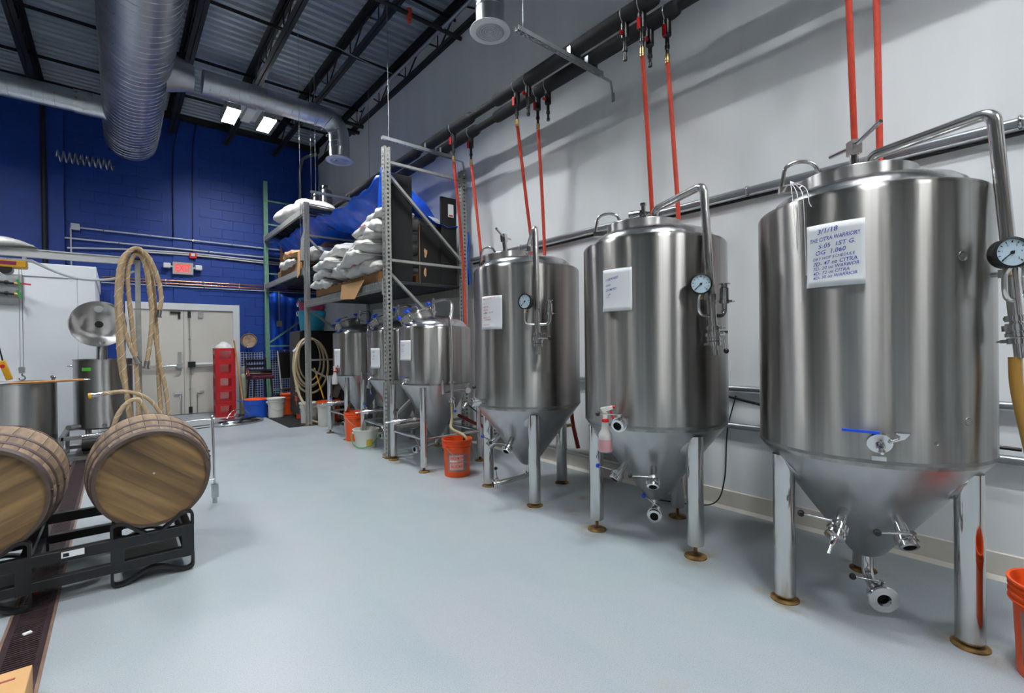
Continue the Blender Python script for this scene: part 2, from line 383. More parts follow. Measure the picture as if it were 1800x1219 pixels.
# ---- blue block wall at the back
wb = sroot('wall_back', (1.5, Y1, 0))
MB().b2((X0 - 1.5, 0, 0), (X1 - 1.5, 0.15, 6.2)).build('wall_core', 'blue_wall', wb)
MB().b2((X0 - 1.5, -0.10, 0), (-0.68 - 1.5, 0, ZC)).build('blue_pilaster', 'blue_wall', wb)
MB().b2((0.88 - 1.5, -0.03, 2.24), (1.21 - 1.5, 0, ZC)).build('blue_pilaster', 'blue_wall', wb)
bk = MB(); bx, bz, bd = 0.394, 0.193, 0.007; e = 0.004
bk.add([(-bx / 2, 0, -bz / 2), (bx / 2, 0, -bz / 2), (bx / 2, 0, bz / 2), (-bx / 2, 0, bz / 2), (-bx / 2 + e, -bd, -bz / 2 + e), (bx / 2 - e, -bd, -bz / 2 + e), (bx / 2 - e, -bd, bz / 2 - e), (-bx / 2 + e, -bd, bz / 2 - e)],
       [(4, 5, 6, 7), (0, 1, 5, 4), (1, 2, 6, 5), (2, 3, 7, 6), (3, 0, 4, 7)])
b0 = None
for r_ in range(30):
    for c_ in range(-1, 12):
        x = -0.68 + 0.2 + c_ * 0.4 + (0.2 if r_ % 2 else 0); z = 0.1 + r_ * 0.2
        if x < -0.66 or x > 3.6 or z > 5.95: continue
        if -0.12 < x < 2.25 and z < 2.32: continue
        if z > 2.3 and 0.70 < x < 1.39: continue
        if x < -0.3 and z < 2.3: continue
        sx = 1.0
        if x - 0.2 < -0.68: continue
        if b0 is None: b0 = bk.build('block', 'blue_block', wb); o = b0
        else: o = inst(b0, wb)
        o.location = (x - 1.5, 0, z)

# ---- double door
d1 = sroot('door_1', (1.07, Y1, 0)); d1['label'] = 'beige double door in a pale grey frame in the blue wall'
def D1(n, a, b, mat, **k): return MB().b2(a, b).build(n, mat, k.pop('parent', d1), **k)
D1('frame_post', (-0.94, -0.07, 0), (-0.82, 0.0, 2.09), 'white_trim'); D1('frame_post', (0.82, -0.07, 0), (0.94, 0.0, 2.09), 'white_trim')
D1('frame_head', (-0.94, -0.07, 2.09), (0.94, 0.0, 2.22), 'white_trim')
lv1 = D1('door_leaf', (-0.82, -0.035, 0.01), (-0.042, 0.0, 2.085), 'door_paint'); lv2 = D1('door_leaf', (-0.036, -0.035, 0.01), (0.82, 0.0, 2.085), 'door_paint')
MB().cyl((-0.75, -0.10, 0.98), (-0.14, -0.10, 0.98), 0.022).box((-0.12, -0.085, 0.98), (0.09, 0.11, 0.09)).box((-0.75, -0.075, 0.98), (0.06, 0.09, 0.06)).build('panic_bar', 'fitting_steel', lv1)
MB().box((-0.115, -0.05, 1.15), (0.06, 0.03, 0.2)).build('lock_plate', 'fitting_steel', lv1)
MB().cyl((0.12, -0.10, 1.0), (0.78, -0.10, 1.0), 0.03).build('panic_bar', 'white_trim', lv2)
MB().box((0.08, -0.085, 1.0), (0.12, 0.12, 0.11)).box((0.77, -0.07, 1.0), (0.06, 0.09, 0.07)).build('latch_case', 'black_plastic', lv2)
m = MB().cyl((0.055, -0.06, 0.1), (0.055, -0.06, 2.0), 0.009)
for z in (0.5, 1.5): m.box((0.055, -0.05, z), (0.04, 0.03, 0.03))
m.build('latch_rod', 'rack_grey', lv2); MB().box((0.055, -0.06, 2.0), (0.05, 0.05, 0.13)).box((0.055, -0.06, 0.09), (0.06, 0.05, 0.12)).build('rod_guide', 'black_plastic', lv2)
for s, lv in ((-0.10, lv1), (0.17, lv2)):
    MB().cyl((s, -0.06, 0.02), (s, -0.06, 0.42), 0.011).box((s + (-0.05 if s < 0 else 0.05), -0.06, 0.44), (0.11, 0.03, 0.04)).box((s, -0.05, 0.36), (0.04, 0.03, 0.05)).build('floor_bolt', 'fitting_steel', lv)
MB().box((-0.17, -0.05, 2.03), (0.17, 0.03, 0.04)).box((-0.11, -0.05, 1.97), (0.04, 0.03, 0.12)).build('bracket', 'black_plastic', lv1)
MB().box((0.25, -0.05, 2.0), (0.09, 0.03, 0.12)).build('bracket', 'rack_grey', lv2)

# ---- ceiling: fluted deck sheets on open-web joists
ce = sroot('ceiling', (0, 3, ZC))
struct(MB().b2((X0 - 0.1, Y0 - 0.1, 6.06), (X1 + 0.15, Y1 + 0.15, 6.16)).build('trim_2', 'black_joist'))
pr = []
per = 0.15
for i in range(6):
    y = i * per; pr += [(y, 0.0), (y + 0.062, 0.0), (y + 0.078, 0.045), (y + 0.134, 0.045)]
pr.append((6 * per, 0.0))
m = MB(); vs = []; fs = []
for (y, z) in pr: vs += [(X0, y, z), (X1, y, z)]
for i in range(len(pr) - 1): fs.append((2 * i, 2 * i + 1, 2 * i + 3, 2 * i + 2))
m.add(vs, fs); ds = None; k = 0
while Y0 + k * 0.9 < Y1 - 0.3:
    if ds is None: ds = m.build('deck_sheet', 'deck_paint', ce); o = ds
    else: o = inst(ds, ce)
    o.location = (0, Y0 - 3 + k * 0.9, 0.0); k += 1
JX = [3.63, 2.73, 1.81, 0.88, -0.05, -0.98, -1.91]
JZ = -0.40                                          # underside of the bottom chord, below the deck
def L_angle(m, x, z, s):
    m.b2((x + s * 0.006, Y0 - 3, z), (x + s * 0.056, Y1 - 3, z + 0.007)); m.b2((x + s * 0.006, Y0 - 3, z), (x + s * 0.012, Y1 - 3, z + 0.05))
m = MB()
for s in (-1, 1):
    m.b2((s * 0.008, Y0 - 3, -0.008), (s * 0.075, Y1 - 3, -0.001)); m.b2((s * 0.008, Y0 - 3, -0.07), (s * 0.016, Y1 - 3, -0.001))
j0 = m.build('joist', 'black_joist', ce, label='black open-web roof joist')
m = MB()
for s in (-1, 1): L_angle(m, 0, JZ, s)
bc = m.build('bottom_chord', 'black_joist', j0)
wm = MB().cyl((0, 0, JZ + 0.03), (0, 0.5, -0.03), 0.012, n=8).cyl((0, 0.5, -0.03), (0, 1.0, JZ + 0.03), 0.012, n=8)
wv = MB().cyl((0, 0, JZ + 0.02), (0, 0, -0.02), 0.009, n=8)
w0 = v0 = None
def joist_webs(j):
    global w0, v0
    for i in range(14):
        y = 2.5 + i * 1.0 - 3 + 0.4
        if y + 3 > 10.45: break
        if w0 is None: w0 = wm.build('web_rod', 'black_joist', j); o = w0; v0 = wv.build('web_post', 'black_joist', j); p = v0
        else: o = inst(w0, j); p = inst(v0, j)
        o.location = (0, y, 0); p.location = (0, y + 0.06, 0)
for i, x in enumerate(JX):
    if i == 0: j = j0
    else: j = inst(j0, ce); inst(bc, j)
    j.location = (x, 0, 0); joist_webs(j)
for y in (5.6, 7.3, 8.9, 10.3):
    m = MB().b2((X0, y - 3 - 0.02, -0.10), (X1, y - 3 + 0.02, -0.093)); m.b2((X0, y - 3 - 0.02, -0.14), (X1, y - 3 - 0.013, -0.093)); m.build('bridging_angle', 'black_joist', ce)
MB().b2((X0, Y1 - 3 - 0.12, -0.12), (X1, Y1 - 3 - 0.0, -0.02)).build('ledger', 'black_joist', ce)

# ---- high-bay lights
def make_light():
    t = thing('high_bay_light', '', 'ceiling light')
    MB().b2((-0.36, -0.30, 0.055), (0.36, 0.30, 0.075)).b2((-0.07, -0.29, 0.0), (0.07, 0.29, 0.055)).build('housing', 'white_trim', t, bevel=0.004)
    for s in (-1, 1): MB().cyl((s * 0.3, 0, 0.07), (s * 0.3, 0, 0.75), 0.004, n=6).build('hanger_wire', 'conduit', t)
    for s in (-1, 1):
        x0, x1 = s * 0.165, s * 0.365; dp = 0.098
        r = MB().b2((x0, -0.31, -dp), (x0 + s * 0.005, 0.31, 0.056)).build('reflector', 'rack_grey', t)
        MB().b2((x1, -0.31, -dp), (x1 - s * 0.005, 0.31, 0.056)).build('reflector_side', 'rack_grey', r)
        for e_ in (-1, 1): MB().b2((x0, e_ * 0.305, -0.08), (x1, e_ * 0.31, 0.056)).build('reflector_end', 'rack_grey', r)
        MB().b2((x0 + s * 0.05, -0.30, 0.0), (x1 - s * 0.05, 0.30, 0.012)).build('light_panel', 'led', r, label='lit white light panel')
    return t
LZ = 5.22
l0 = make_light()
for i, (x, y) in enumerate(FIXTURES):
    o = l0 if i == 0 else copy_tree(l0)
    o.location = (x, y, LZ)
    o['label'] = ['lit twin-panel ceiling light hanging below the branch duct by the blue wall', 'ceiling light over the near end of the rack, above the picture', 'ceiling light over the rightmost fermenter, above the picture', 'ceiling light behind the camera on the fermenter side', 'ceiling light over the walk-in cooler, above the picture', 'ceiling light over the left barrel, outside the picture', 'ceiling light behind the camera on the left side'][i]
    o['group'] = 'high bay ceiling lights'

# ============================================================ big conical fermenters
def pol(r, deg, z): a = math.radians(deg); return Vector((r * math.cos(a), r * math.sin(a), z))
def radial(deg): return pol(1, deg, 0)
def tangent(deg): return pol(1, deg + 90, 0)

def clamp_ferrule(m, p, d, r=0.032, n=20):
    """a tri-clamp joint: two flanges, the band, a wing nut"""
    A = AX(p, d); m.lathe([(0, -0.012), (r, -0.012), (r, -0.006), (r * 1.08, -0.006), (r * 1.08, 0.006), (r, 0.006), (r, 0.012), (0, 0.012)], n, A)
    x = (A.to_3x3() @ Vector((1, 0, 0))); c = Vector(p) + x * (r * 1.25)
    m.box((0, 0, 0), (0.022, 0.014, 0.014), 0, A @ Matrix.Translation((r * 1.2, 0, 0))); m.cyl(c + Vector((0, 0, 0)), c + x * 0.012 + (A.to_3x3() @ Vector((0, 1, 0))) * 0.03, 0.004, n=8)

def butterfly(parent, p, d, hdir, hl=0.13, knob='black_plastic', cap=None, rr=0.03, name='butterfly_valve'):
    """valve body along d at p, lever along hdir"""
    p = Vector(p); d = Vector(d).normalized(); h = Vector(hdir).normalized(); m = MB()
    A = AX(p, d)
    m.lathe([(0.0, 0), (rr * 0.62, 0), (rr * 0.62, 0.018), (rr, 0.02), (rr, 0.026), (rr * 1.28, 0.027), (rr * 1.28, 0.05), (rr, 0.051), (rr, 0.058), (rr * 1.1, 0.06), (rr * 1.1, 0.074), (rr * 0.72, 0.076), (rr * 0.70, 0.05), (0, 0.05)], 24, A)
    q = p + d * 0.038; up = d.cross(h).normalized()
    if up.z < 0: up = -up
    m.cyl(q + up * rr * 1.2, q + up * (rr * 1.2 + 0.022), 0.011, n=10)
    b = m.build(name, 'fitting_steel', parent)
    MB().lathe([(rr * 0.69, 0.0515), (0, 0.0516)], 20, A).build('bore_shade', 'pit', b)  # black disc paints the shade inside the open valve
    q2 = q + up * (rr * 1.2 + 0.016)
    MB().cyl(q2 - h * 0.014, q2 + h * hl, 0.0052, n=8).build('lever', 'fitting_steel', b)
    MB().ball(q2 + h * hl, 0.016, 12).build('knob', knob, b)
    if cap:
        m = MB(); c = p + d * 0.076
        m.lathe([(0, 0), (rr * 1.25, 0), (rr * 1.25, 0.012), (rr * 0.5, 0.016), (rr * 0.35, 0.05), (0.008, 0.055), (0.008, 0.10), (0, 0.10)], 20, AX(c, d))
        m.cyl(c + up * rr + d * 0.006, c + up * rr * 2.0 + d * 0.02, 0.006, n=8); m.cyl(c - up * rr + d * 0.006, c - up * rr * 1.8 + d * 0.01, 0.005, n=8)
        m.build('capped_spigot', 'fitting_steel', b)
    return b

def gauge(parent, p, nrm, r=0.055):
    p = Vector(p); A = AX(p, nrm)
    g = MB().lathe([(0, -0.045), (r * 0.92, -0.045), (r, -0.038), (r, 0.0), (r * 1.06, 0.002), (r * 1.06, 0.008), (r * 0.9, 0.010), (r * 0.9, 0.004), (0, 0.004)], 32, A).build('pressure_gauge', 'black_plastic', parent)
    MB().lathe([(r * 0.9, 0.0048), (0, 0.0049)], 32, A).build('dial', 'gauge_face', g)
    m = MB()
    for i in range(11):
        a = math.radians(225 - 27 * i); m.box((0, 0, 0), (r * 0.14, r * (0.05 if i % 5 else 0.08), 0.0006), 0, A @ Matrix.Translation((r * 0.74 * math.cos(a), r * 0.74 * math.sin(a), 0.0055)) @ Matrix.Rotation(a, 4, 'Z'))
    for i, s in enumerate('012345'):
        a = math.radians(225 - 54 * i); text(m, s, r * 0.54 * math.cos(a) - r * 0.06, r * 0.54 * math.sin(a) - r * 0.06, r * 0.2, lambda x, y: A @ Vector((x, y, 0.0056)))
    m.build('dial_marks', 'black_mark', g, kind='stuff')
    a = math.radians(222); dx, dy = math.cos(a), math.sin(a)
    MB().box((0, 0, 0), (r * 0.95, r * 0.06, 0.001), 0, A @ Matrix.Translation((r * 0.30 * dx, r * 0.30 * dy, 0.007)) @ Matrix.Rotation(a, 4, 'Z')).lathe([(0, 0.0088), (r * 0.12, 0.0085), (r * 0.12, 0.0062), (0, 0.0062)], 14, A).build('needle', 'black_mark', g)
    MB().lathe([(r * 0.9, 0.009), (0, 0.0092)], 24, A)
    return g

RT, ZB, ZT = 0.472, 0.80, 1.955
def make_fermenter(label, loc, rot, kind):
    t = thing('fermenter', label, 'fermenter', (loc[0], loc[1], 0), math.radians(rot), 'tall conical steel fermenters along the white wall')
    cap_arc = [(RT - 0.032 + 0.032 * math.cos(a * PI / 12), ZT + 0.032 * math.sin(a * PI / 12)) for a in range(7)]
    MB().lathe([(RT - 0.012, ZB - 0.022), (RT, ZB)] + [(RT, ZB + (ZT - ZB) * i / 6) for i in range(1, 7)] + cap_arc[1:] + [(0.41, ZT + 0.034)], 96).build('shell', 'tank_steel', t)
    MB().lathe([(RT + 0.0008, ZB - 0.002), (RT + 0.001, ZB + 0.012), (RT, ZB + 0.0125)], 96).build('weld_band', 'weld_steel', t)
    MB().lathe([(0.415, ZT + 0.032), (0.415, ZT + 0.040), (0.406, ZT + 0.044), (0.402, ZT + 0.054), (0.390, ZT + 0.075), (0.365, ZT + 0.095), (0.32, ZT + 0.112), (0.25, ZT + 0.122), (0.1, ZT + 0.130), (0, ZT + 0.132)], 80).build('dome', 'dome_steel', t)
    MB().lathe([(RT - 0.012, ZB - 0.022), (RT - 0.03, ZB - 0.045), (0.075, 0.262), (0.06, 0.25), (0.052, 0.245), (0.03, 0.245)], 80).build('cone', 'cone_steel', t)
    for k in range(3):
        a = 120 * k; zb = 0.075 if kind == 2 else 0.022
        lg = MB().lathe([(0, zb), (0.046, zb), (0.050, zb + 0.006), (0.050, 0.745), (0, 0.745)], 28, T(*pol(LEG_R, a, 0))).build('leg', 'polished_steel', t)
        pr_ = [(0, 0), (0.066, 0), (0.066, 0.006), (0.05, 0.010), (0.018, 0.012), (0.011, 0.013), (0.011, zb + 0.01), (0, zb + 0.01)]
        MB().lathe(pr_, 28, T(*pol(LEG_R, a, 0))).build('foot_plate', 'rust_plate', lg)
        sl = Vector((math.cos(math.radians(a)) * 0.80, math.sin(math.radians(a)) * 0.80, -0.60)).normalized()
        pc = pol(0.375, a, 0.672)
        MB().lathe([(0.0, -0.01), (0.078, -0.01), (0.078, 0.004), (0.070, 0.009), (0.0, 0.009)], 28, AX(pc, sl)).build('leg_pad', 'cone_steel', lg)
    # manway
    mr, mo = (0.20, 0.17) if kind == 3 else (0.248, 0.065)
    mc = pol(mo, 144, 0); zc = ZT + 0.085
    tilt = 0.10 if kind == 3 else 0.0
    A = Matrix.Translation((mc.x, mc.y, zc)) @ Matrix.Rotation(tilt, 4, Vector((-math.sin(math.radians(144)), math.cos(math.radians(144)), 0)))
    mw = MB().lathe([(mr - 0.012, -0.05), (mr, -0.05), (mr, 0.084), (mr - 0.003, 0.088), (mr - 0.012, 0.088), (mr - 0.012, 0.06)], 64, A).build('manway_collar', 'collar_steel', t)
    MB().lathe([(mr - 0.004, 0.070), (mr - 0.02, 0.082), (mr * 0.6, 0.098), (mr * 0.3, 0.105), (0, 0.106)], 48, A).build('manway_lid', 'dome_steel', t)
    # hinge plate and hoop handle on the far side of the lid
    B = A @ Matrix.Rotation(math.radians(112), 4, 'Z')
    hp = MB().box((mr + 0.035, 0, 0.055), (0.12, 0.035, 0.03), 0, B).build('hinge_plate', 'fitting_steel', mw)
    arc = [(mr + 0.085, 0, 0.06)] + [(mr - 0.005 + 0.075 * math.cos(i * PI / 8), 0, 0.15 + 0.045 * math.sin(i * PI / 8)) for i in range(9)] + [(mr - 0.13, 0, 0.085)]
    MB().tube([B @ Vector(p) for p in fillet(arc, 0.03, 3)], 0.010, 10).build('hoop_handle', 'fitting_steel', mw)
    # clamp in the middle of the lid
    C = A @ Matrix.Translation((0, 0, 0.145 if kind != 2 else 0.125))
    if kind == 2:
        m = MB(C); m.cyl((0, 0, -0.03), (0, 0, 0.025), 0.035).cyl((0, 0, 0.02), (0, 0, 0.10), 0.015); clamp_ferrule(m, (0, 0, 0.045), (0, 0, 1), 0.028); m.cyl((0, 0, 0.10), (0, 0, 0.118), 0.022).cyl((0.0, 0.015, 0.05), (0.03, 0.10, 0.055), 0.025, 0.035)
        m.build('lid_valve', 'fitting_steel', mw)
    else:
        m = MB(C @ Matrix.Rotation(math.radians(-62), 4, 'Z')); m.cyl((0, 0, -0.09), (0, 0, 0.09), 0.020).box((0, 0, 0.095), (0.045, 0.055, 0.07))
        m.cyl((0, 0.0, 0.102), (-0.02, 0.17, 0.115), 0.010).cyl((0, 0.0, 0.102), (0.02, -0.17, 0.15), 0.010); m.build('clamp_handle', 'fitting_steel', mw)
        m = MB(A @ Matrix.Rotation(math.radians(-62), 4, 'Z')); m.tube([(mr + 0.01, 0, 0.05), (mr * 0.7, 0, 0.105), (0, 0, 0.115), (-mr * 0.7, 0, 0.105), (-mr - 0.01, 0, 0.05)], 0.010, 8); m.build('clamp_bridge', 'fitting_steel', mw)
    # blow-off pipe: out of the dome, over the shoulder, down in front
    az = -118; top = 2.245
    p0 = pol(0.03, az, ZT + 0.19); p1 = pol(0.03, az, top - 0.01); p2 = pol(0.482, az, top + 0.015); p3 = pol(0.545, az, 1.40)
    if kind == 3: p0 = pol(0.22, az - 0, ZT + 0.16); p1 = pol(0.22, az, top - 0.07)
    bp = MB().tube(fillet([p0, p1, p2, p3], 0.05, 8), 0.0245, 18).build('blow_off_pipe', 'pipe_steel', t)
    clp = MB(); clamp_ferrule(clp, p3 + (p2 - p3).normalized() * 0.0, p2 - p3, 0.036); dn = (p3 - p2).normalized()
    V = p3 + dn * 0.02
    butterfly(bp, V - dn * 0.02, dn, tangent(az) * 0.95 + radial(az) * 0.3 if kind != 2 else Vector((0, 0, -1)) + tangent(az) * 0.2, 0.10, rr=0.036)
    if kind == 2:
        clp.cyl(V + tangent(az) * 0.03, V + tangent(az) * 0.10, 0.012)
    clp.build('clamp', 'fitting_steel', bp); clp = MB(); clamp_ferrule(clp, V + dn * 0.07, dn, 0.036); clp.cyl(V + dn * 0.07, V + dn * 0.14, 0.02); clp.build('clamp', 'fitting_steel', bp)
    # gauge branch to the left, relief valve to the right
    tn = tangent(az); J = p3 - dn * 0.075
    gdir = pol(1, -160, 0); G = J - tn * 0.10 + Vector((0, 0, 0.18)) + radial(az) * 0.02
    m = MB().tube(fillet([J, J - tn * 0.10, J - tn * 0.10 + Vector((0, 0, 0.10)), G + Vector((0, 0, -0.05))], 0.05, 6), 0.0095, 10)
    m.build('gauge_branch', 'pipe_steel', bp); MB().cyl(G + Vector((0, 0, -0.085)) - gdir * 0.02, G + Vector((0, 0, -0.045)) - gdir * 0.02, 0.012, n=6).build('brass_nut', 'brass', bp)
    gauge(t, G, gdir, 0.058)
    K = J + tn * 0.095
    m = MB().tube(fillet([J, K, K + Vector((0, 0, 0.09))], 0.06, 7), 0.016, 12); clamp_ferrule(m, K + Vector((0, 0, 0.085)), (0, 0, 1), 0.028)
    m.lathe([(0, 0.09), (0.018, 0.09), (0.026, 0.10), (0.026, 0.165), (0.018, 0.17), (0.018, 0.185), (0.034, 0.186), (0.034, 0.192), (0, 0.192)], 20, T(*K)); m.build('relief_valve', 'fitting_steel', bp)
    MB().cyl(pol(RT - 0.01, az, 1.585), pol(0.53, az, 1.585), 0.011).box(pol(0.525, az, 1.585), (0.06, 0.03, 0.035), math.radians(az)).build('stand_off', 'fitting_steel', bp)
    # sample valve on the shell
    z = 0.90; a = -177; p = pol(RT, a, z); rd = radial(a)
    if kind == 1:
        b = MB().lathe([(0, 0), (0.03, 0), (0.035, 0.012), (0.044, 0.014), (0.044, 0.03), (0.036, 0.032), (0.018, 0.04), (0.016, 0.075), (0.01, 0.08), (0.006, 0.105), (0, 0.105)], 24, AX(p, rd * 0.92 + Vector((0, 0, -0.35)))).build('sample_valve', 'fitting_steel', t)
        q = p + rd * 0.03 + Vector((0, 0, 0.035))
        MB().bar(q, q + tangent(a) * -0.13 + Vector((0, 0, 0.004)), 0.018, 0.010).build('lever', 'blue_knob', b)
        m = MB().cyl(p + rd * 0.035 + tangent(a) * 0.03, p + rd * 0.06 + tangent(a) * 0.075 + Vector((0, 0, 0.025)), 0.007).lathe([(0, 0), (0.012, 0), (0.026, 0.022), (0.026, 0.026), (0, 0.026)], 14, AX(p + rd * 0.06 + tangent(a) * 0.07 + Vector((0, 0, 0.02)), (0, 0, 1)))
        m.build('wing_nut', 'fitting_steel', b)
        MB().box(pol(RT + 0.002, a, 0.822), (0.003, 0.05, 0.018), math.radians(a)).build('name_plate', 'paper', t)
        for (aa, zz_, rr_) in ((-139.3, 1.657, 0.022), (-136.8, 0.983, 0.02), (-152.9, 0.895, 0.008)):
            MB().lathe([(rr_, -0.004), (rr_ * 0.9, 0.001), (rr_ * 0.6, -0.001), (rr_ * 0.3, -0.004), (0, -0.005)], 20, AX(pol(RT + 0.001, aa, zz_), radial(aa))).build('weld_spot', 'weld_steel', t)
        # loose string tied to the lid hinge
        h0 = pol(0.36, 122, 2.13)
        for k, (aa, ze) in enumerate(((147, 1.50), (150, 1.62), (144, 1.75), (153, 1.93))):
            MB().tube(spline([h0, pol(0.45, aa - 4, 2.03), pol(RT + 0.006, aa, 1.95), pol(RT + 0.004, aa + 0.5, (1.95 + ze) / 2), pol(RT + 0.004, aa + 1, ze)], 6), 0.0014, 5).build('loose_string', 'paper', t)
    else:
        zz = 0.845; p = pol(RT, -177 if kind == 2 else 184, zz); rd = radial(-177 if kind == 2 else 184)
        MB().cyl(p, p + rd * 0.05, 0.024).build('port', 'fitting_steel', t)
        if kind == 2: butterfly(t, p + rd * 0.045, rd * 0.9 + Vector((0, 0, -0.25)), -tangent(-177) * 1.0 + rd * 0.25, 0.13, rr=0.036)
        else:
            bf = butterfly(t, p + rd * 0.045, rd - tangent(184) * 0.3, (0.0, 0.0, 1) , 0.12, rr=0.034)
            MB().tube(fillet([p + rd * 0.12, p + rd * 0.19, p + rd * 0.22 - Vector((0, 0, 0.03))], 0.03), 0.012, 10).build('spout', 'fitting_steel', bf)
    # two ports in the cone
    for i, a in enumerate((159, -158)):
        z = 0.52; rc = 0.063 + (z - 0.25) / 0.505 * (RT - 0.03 - 0.063); p = pol(rc - 0.015, a, z + 0.01); d = (radial(a) * 0.72 + Vector((0, 0, -0.69))).normalized()
        pt = MB().cyl(p, p + d * 0.085, 0.024, n=18).build('cone_port', 'fitting_steel', t)
        v = butterfly(pt, p + d * 0.08, d, (-tangent(a) if a > 0 else -tangent(a)) + radial(a) * 0.1, 0.14, knob='blue_knob' if (kind != 1 and a > 0) else 'black_plastic', cap=(kind == 1 and a > 0) or None, rr=0.034)
    # bottom outlet
    o = MB(); a = 200 if kind != 3 else 165
    if kind == 1: path = [(0, 0, 0.25), (0, 0, 0.14), pol(0.10, a, 0.095)]
    elif kind == 2: path = [(0, 0, 0.25), (0, 0, 0.17), pol(0.05, a, 0.15)]
    else: path = [(0, 0, 0.25), (0, 0, 0.14), pol(0.28, a, 0.10)]
    o.tube(fillet(path, 0.05, 6), 0.024, 16); e_ = Vector(path[-1]); d = (e_ - Vector(path[-2])).normalized()
    ob = o.build('bottom_outlet', 'polished_steel', t)
    v = butterfly(ob, e_ - d * 0.02, (radial(a) + Vector((0, 0, -0.12))) if kind != 3 else d, -tangent(a) + Vector((0, 0, 0.12)) if kind == 1 else (-tangent(a) + Vector((0, 0, 0.6)) - radial(a) * 0.2), 0.12, knob='black_plastic' if kind != 2 else 'blue_knob', rr=0.038)
    if kind == 1:
        m = MB().lathe([(0.026, 0.075), (0.062, 0.077), (0.066, 0.082), (0.062, 0.09), (0.03, 0.092), (0.024, 0.08)], 32, AX(e_ - d * 0.02, radial(a) + Vector((0, 0, -0.12)))); m.build('outlet_flange', 'fitting_steel', ob)
    return t
make_fermenter('largest-looking steel fermenter at the right, with the long blue handwritten sheet', *TANKS[0], 1)
make_fermenter('middle tall steel fermenter with spray bottle hung on its valve and half-empty note', *TANKS[1], 2)
make_fermenter('tall steel fermenter nearest the storage rack, with red-inked sheet on its shell', *TANKS[2], 3)

# handwritten sheets taped to the shells
def sheet(label, tank, r, az0, az1, z0, z1, lines, ink, inkcol, tilt=0.0, lift=0.004, nm='note_sheet', grp='paper sheets taped to the fermenters'):
    (cx, cy), rot = tank; zm = (z0 + z1) / 2; am = (az0 + az1) / 2; W = math.radians(az1 - az0) * r; Hh = z1 - z0
    t = thing(nm, label, 'paper note', (cx, cy, 0), math.radians(rot), grp)
    ct, st = math.cos(tilt), math.sin(tilt)
    def fn(x, y, off=0.0):                      # x, y in metres from the sheet's top left corner
        u, v = x - W / 2, -y - Hh / 2 + Hh; u2 = u * ct - v * st; v2 = u * st + v * ct
        v2 = v2 - Hh / 2
        curl = 0.006 * max(0, (y / Hh - 0.8)) * 5
        return pol(r + lift + off + curl, am + math.degrees(u2 / r), zm + v2 + 0.0)
    m = MB().grid(lambda a, b: fn(a * W, b * Hh), 14, 10); m.build('sheet', 'paper', t, solid=0.0012)
    im = MB()
    for (s, x, y, size, rt) in lines: text(im, s, x * W, -y * 0.93 * Hh, size * 0.92 * Hh, lambda X_, Y_: fn(X_, -Y_, 0.0016 + 0.0), 0.25, rt + 0.03, fit=(0.93 - x) * W)
    im.build('handwriting', ink, t, kind='stuff')
    return t
sheet('long sheet of blue handwriting dated at top, on the rightmost fermenter', TANKS[0], RT, 151.5, 178.2, 1.70, 1.98,
      [('3/1/18', .20, .17, .12, .06), ('THE CITRA WARRIOR!!', .06, .31, .095, .06), ('S-05  1ST G.', .22, .42, .105, .05), ('OG  1.060', .16, .53, .105, .05), ('DRY HOP SCHEDULE', .12, .62, .065, .05),
       ('7D- 47 oz CITRA', .12, .715, .09, .05), ('7D- 20 oz WARRIOR', .12, .79, .075, .05), ('4D- 72 oz CITRA', .12, .87, .075, .05), ('4D- 30 oz WARRIOR', .12, .945, .072, .05)], 'blue_ink', None)
sheet('white sheet with three short lines of blue handwriting on the middle fermenter', TANKS[1], RT, 164.5, 189.3, 1.652, 1.915,
      [('-CLEANED', .10, .30, .085, .12), ('-SAN', .10, .44, .075, .08), ('-DUMPED', .10, .57, .08, .12), ('1P', .18, .68, .08, .0), ('__', .14, .70, .1, .05)], 'blue_ink', None)
sheet('white sheet with red handwriting on the fermenter next to the rack', TANKS[2], RT, 181.8, 208.5, 1.585, 1.86,
      [('HAZY DOUBLE IPA 5/21', .05, .11, .07, .03), ('1A', .06, .25, .06, 0), ('WLP 575 ...', .06, .38, .07, .02), ('OG 1.082', .06, .47, .06, .03), ('56 SRM / 1.62 FG.', .06, .57, .065, .02), ('MOSAIC 4 T', .08, .72, .06, .02), ('FOR MASH', .16, .79, .06, .02), ('25 oz SACH', .07, .95, .06, .02)], 'red_ink', None)

def W(t): return MB(Matrix.Translation(-Vector(t.location)))

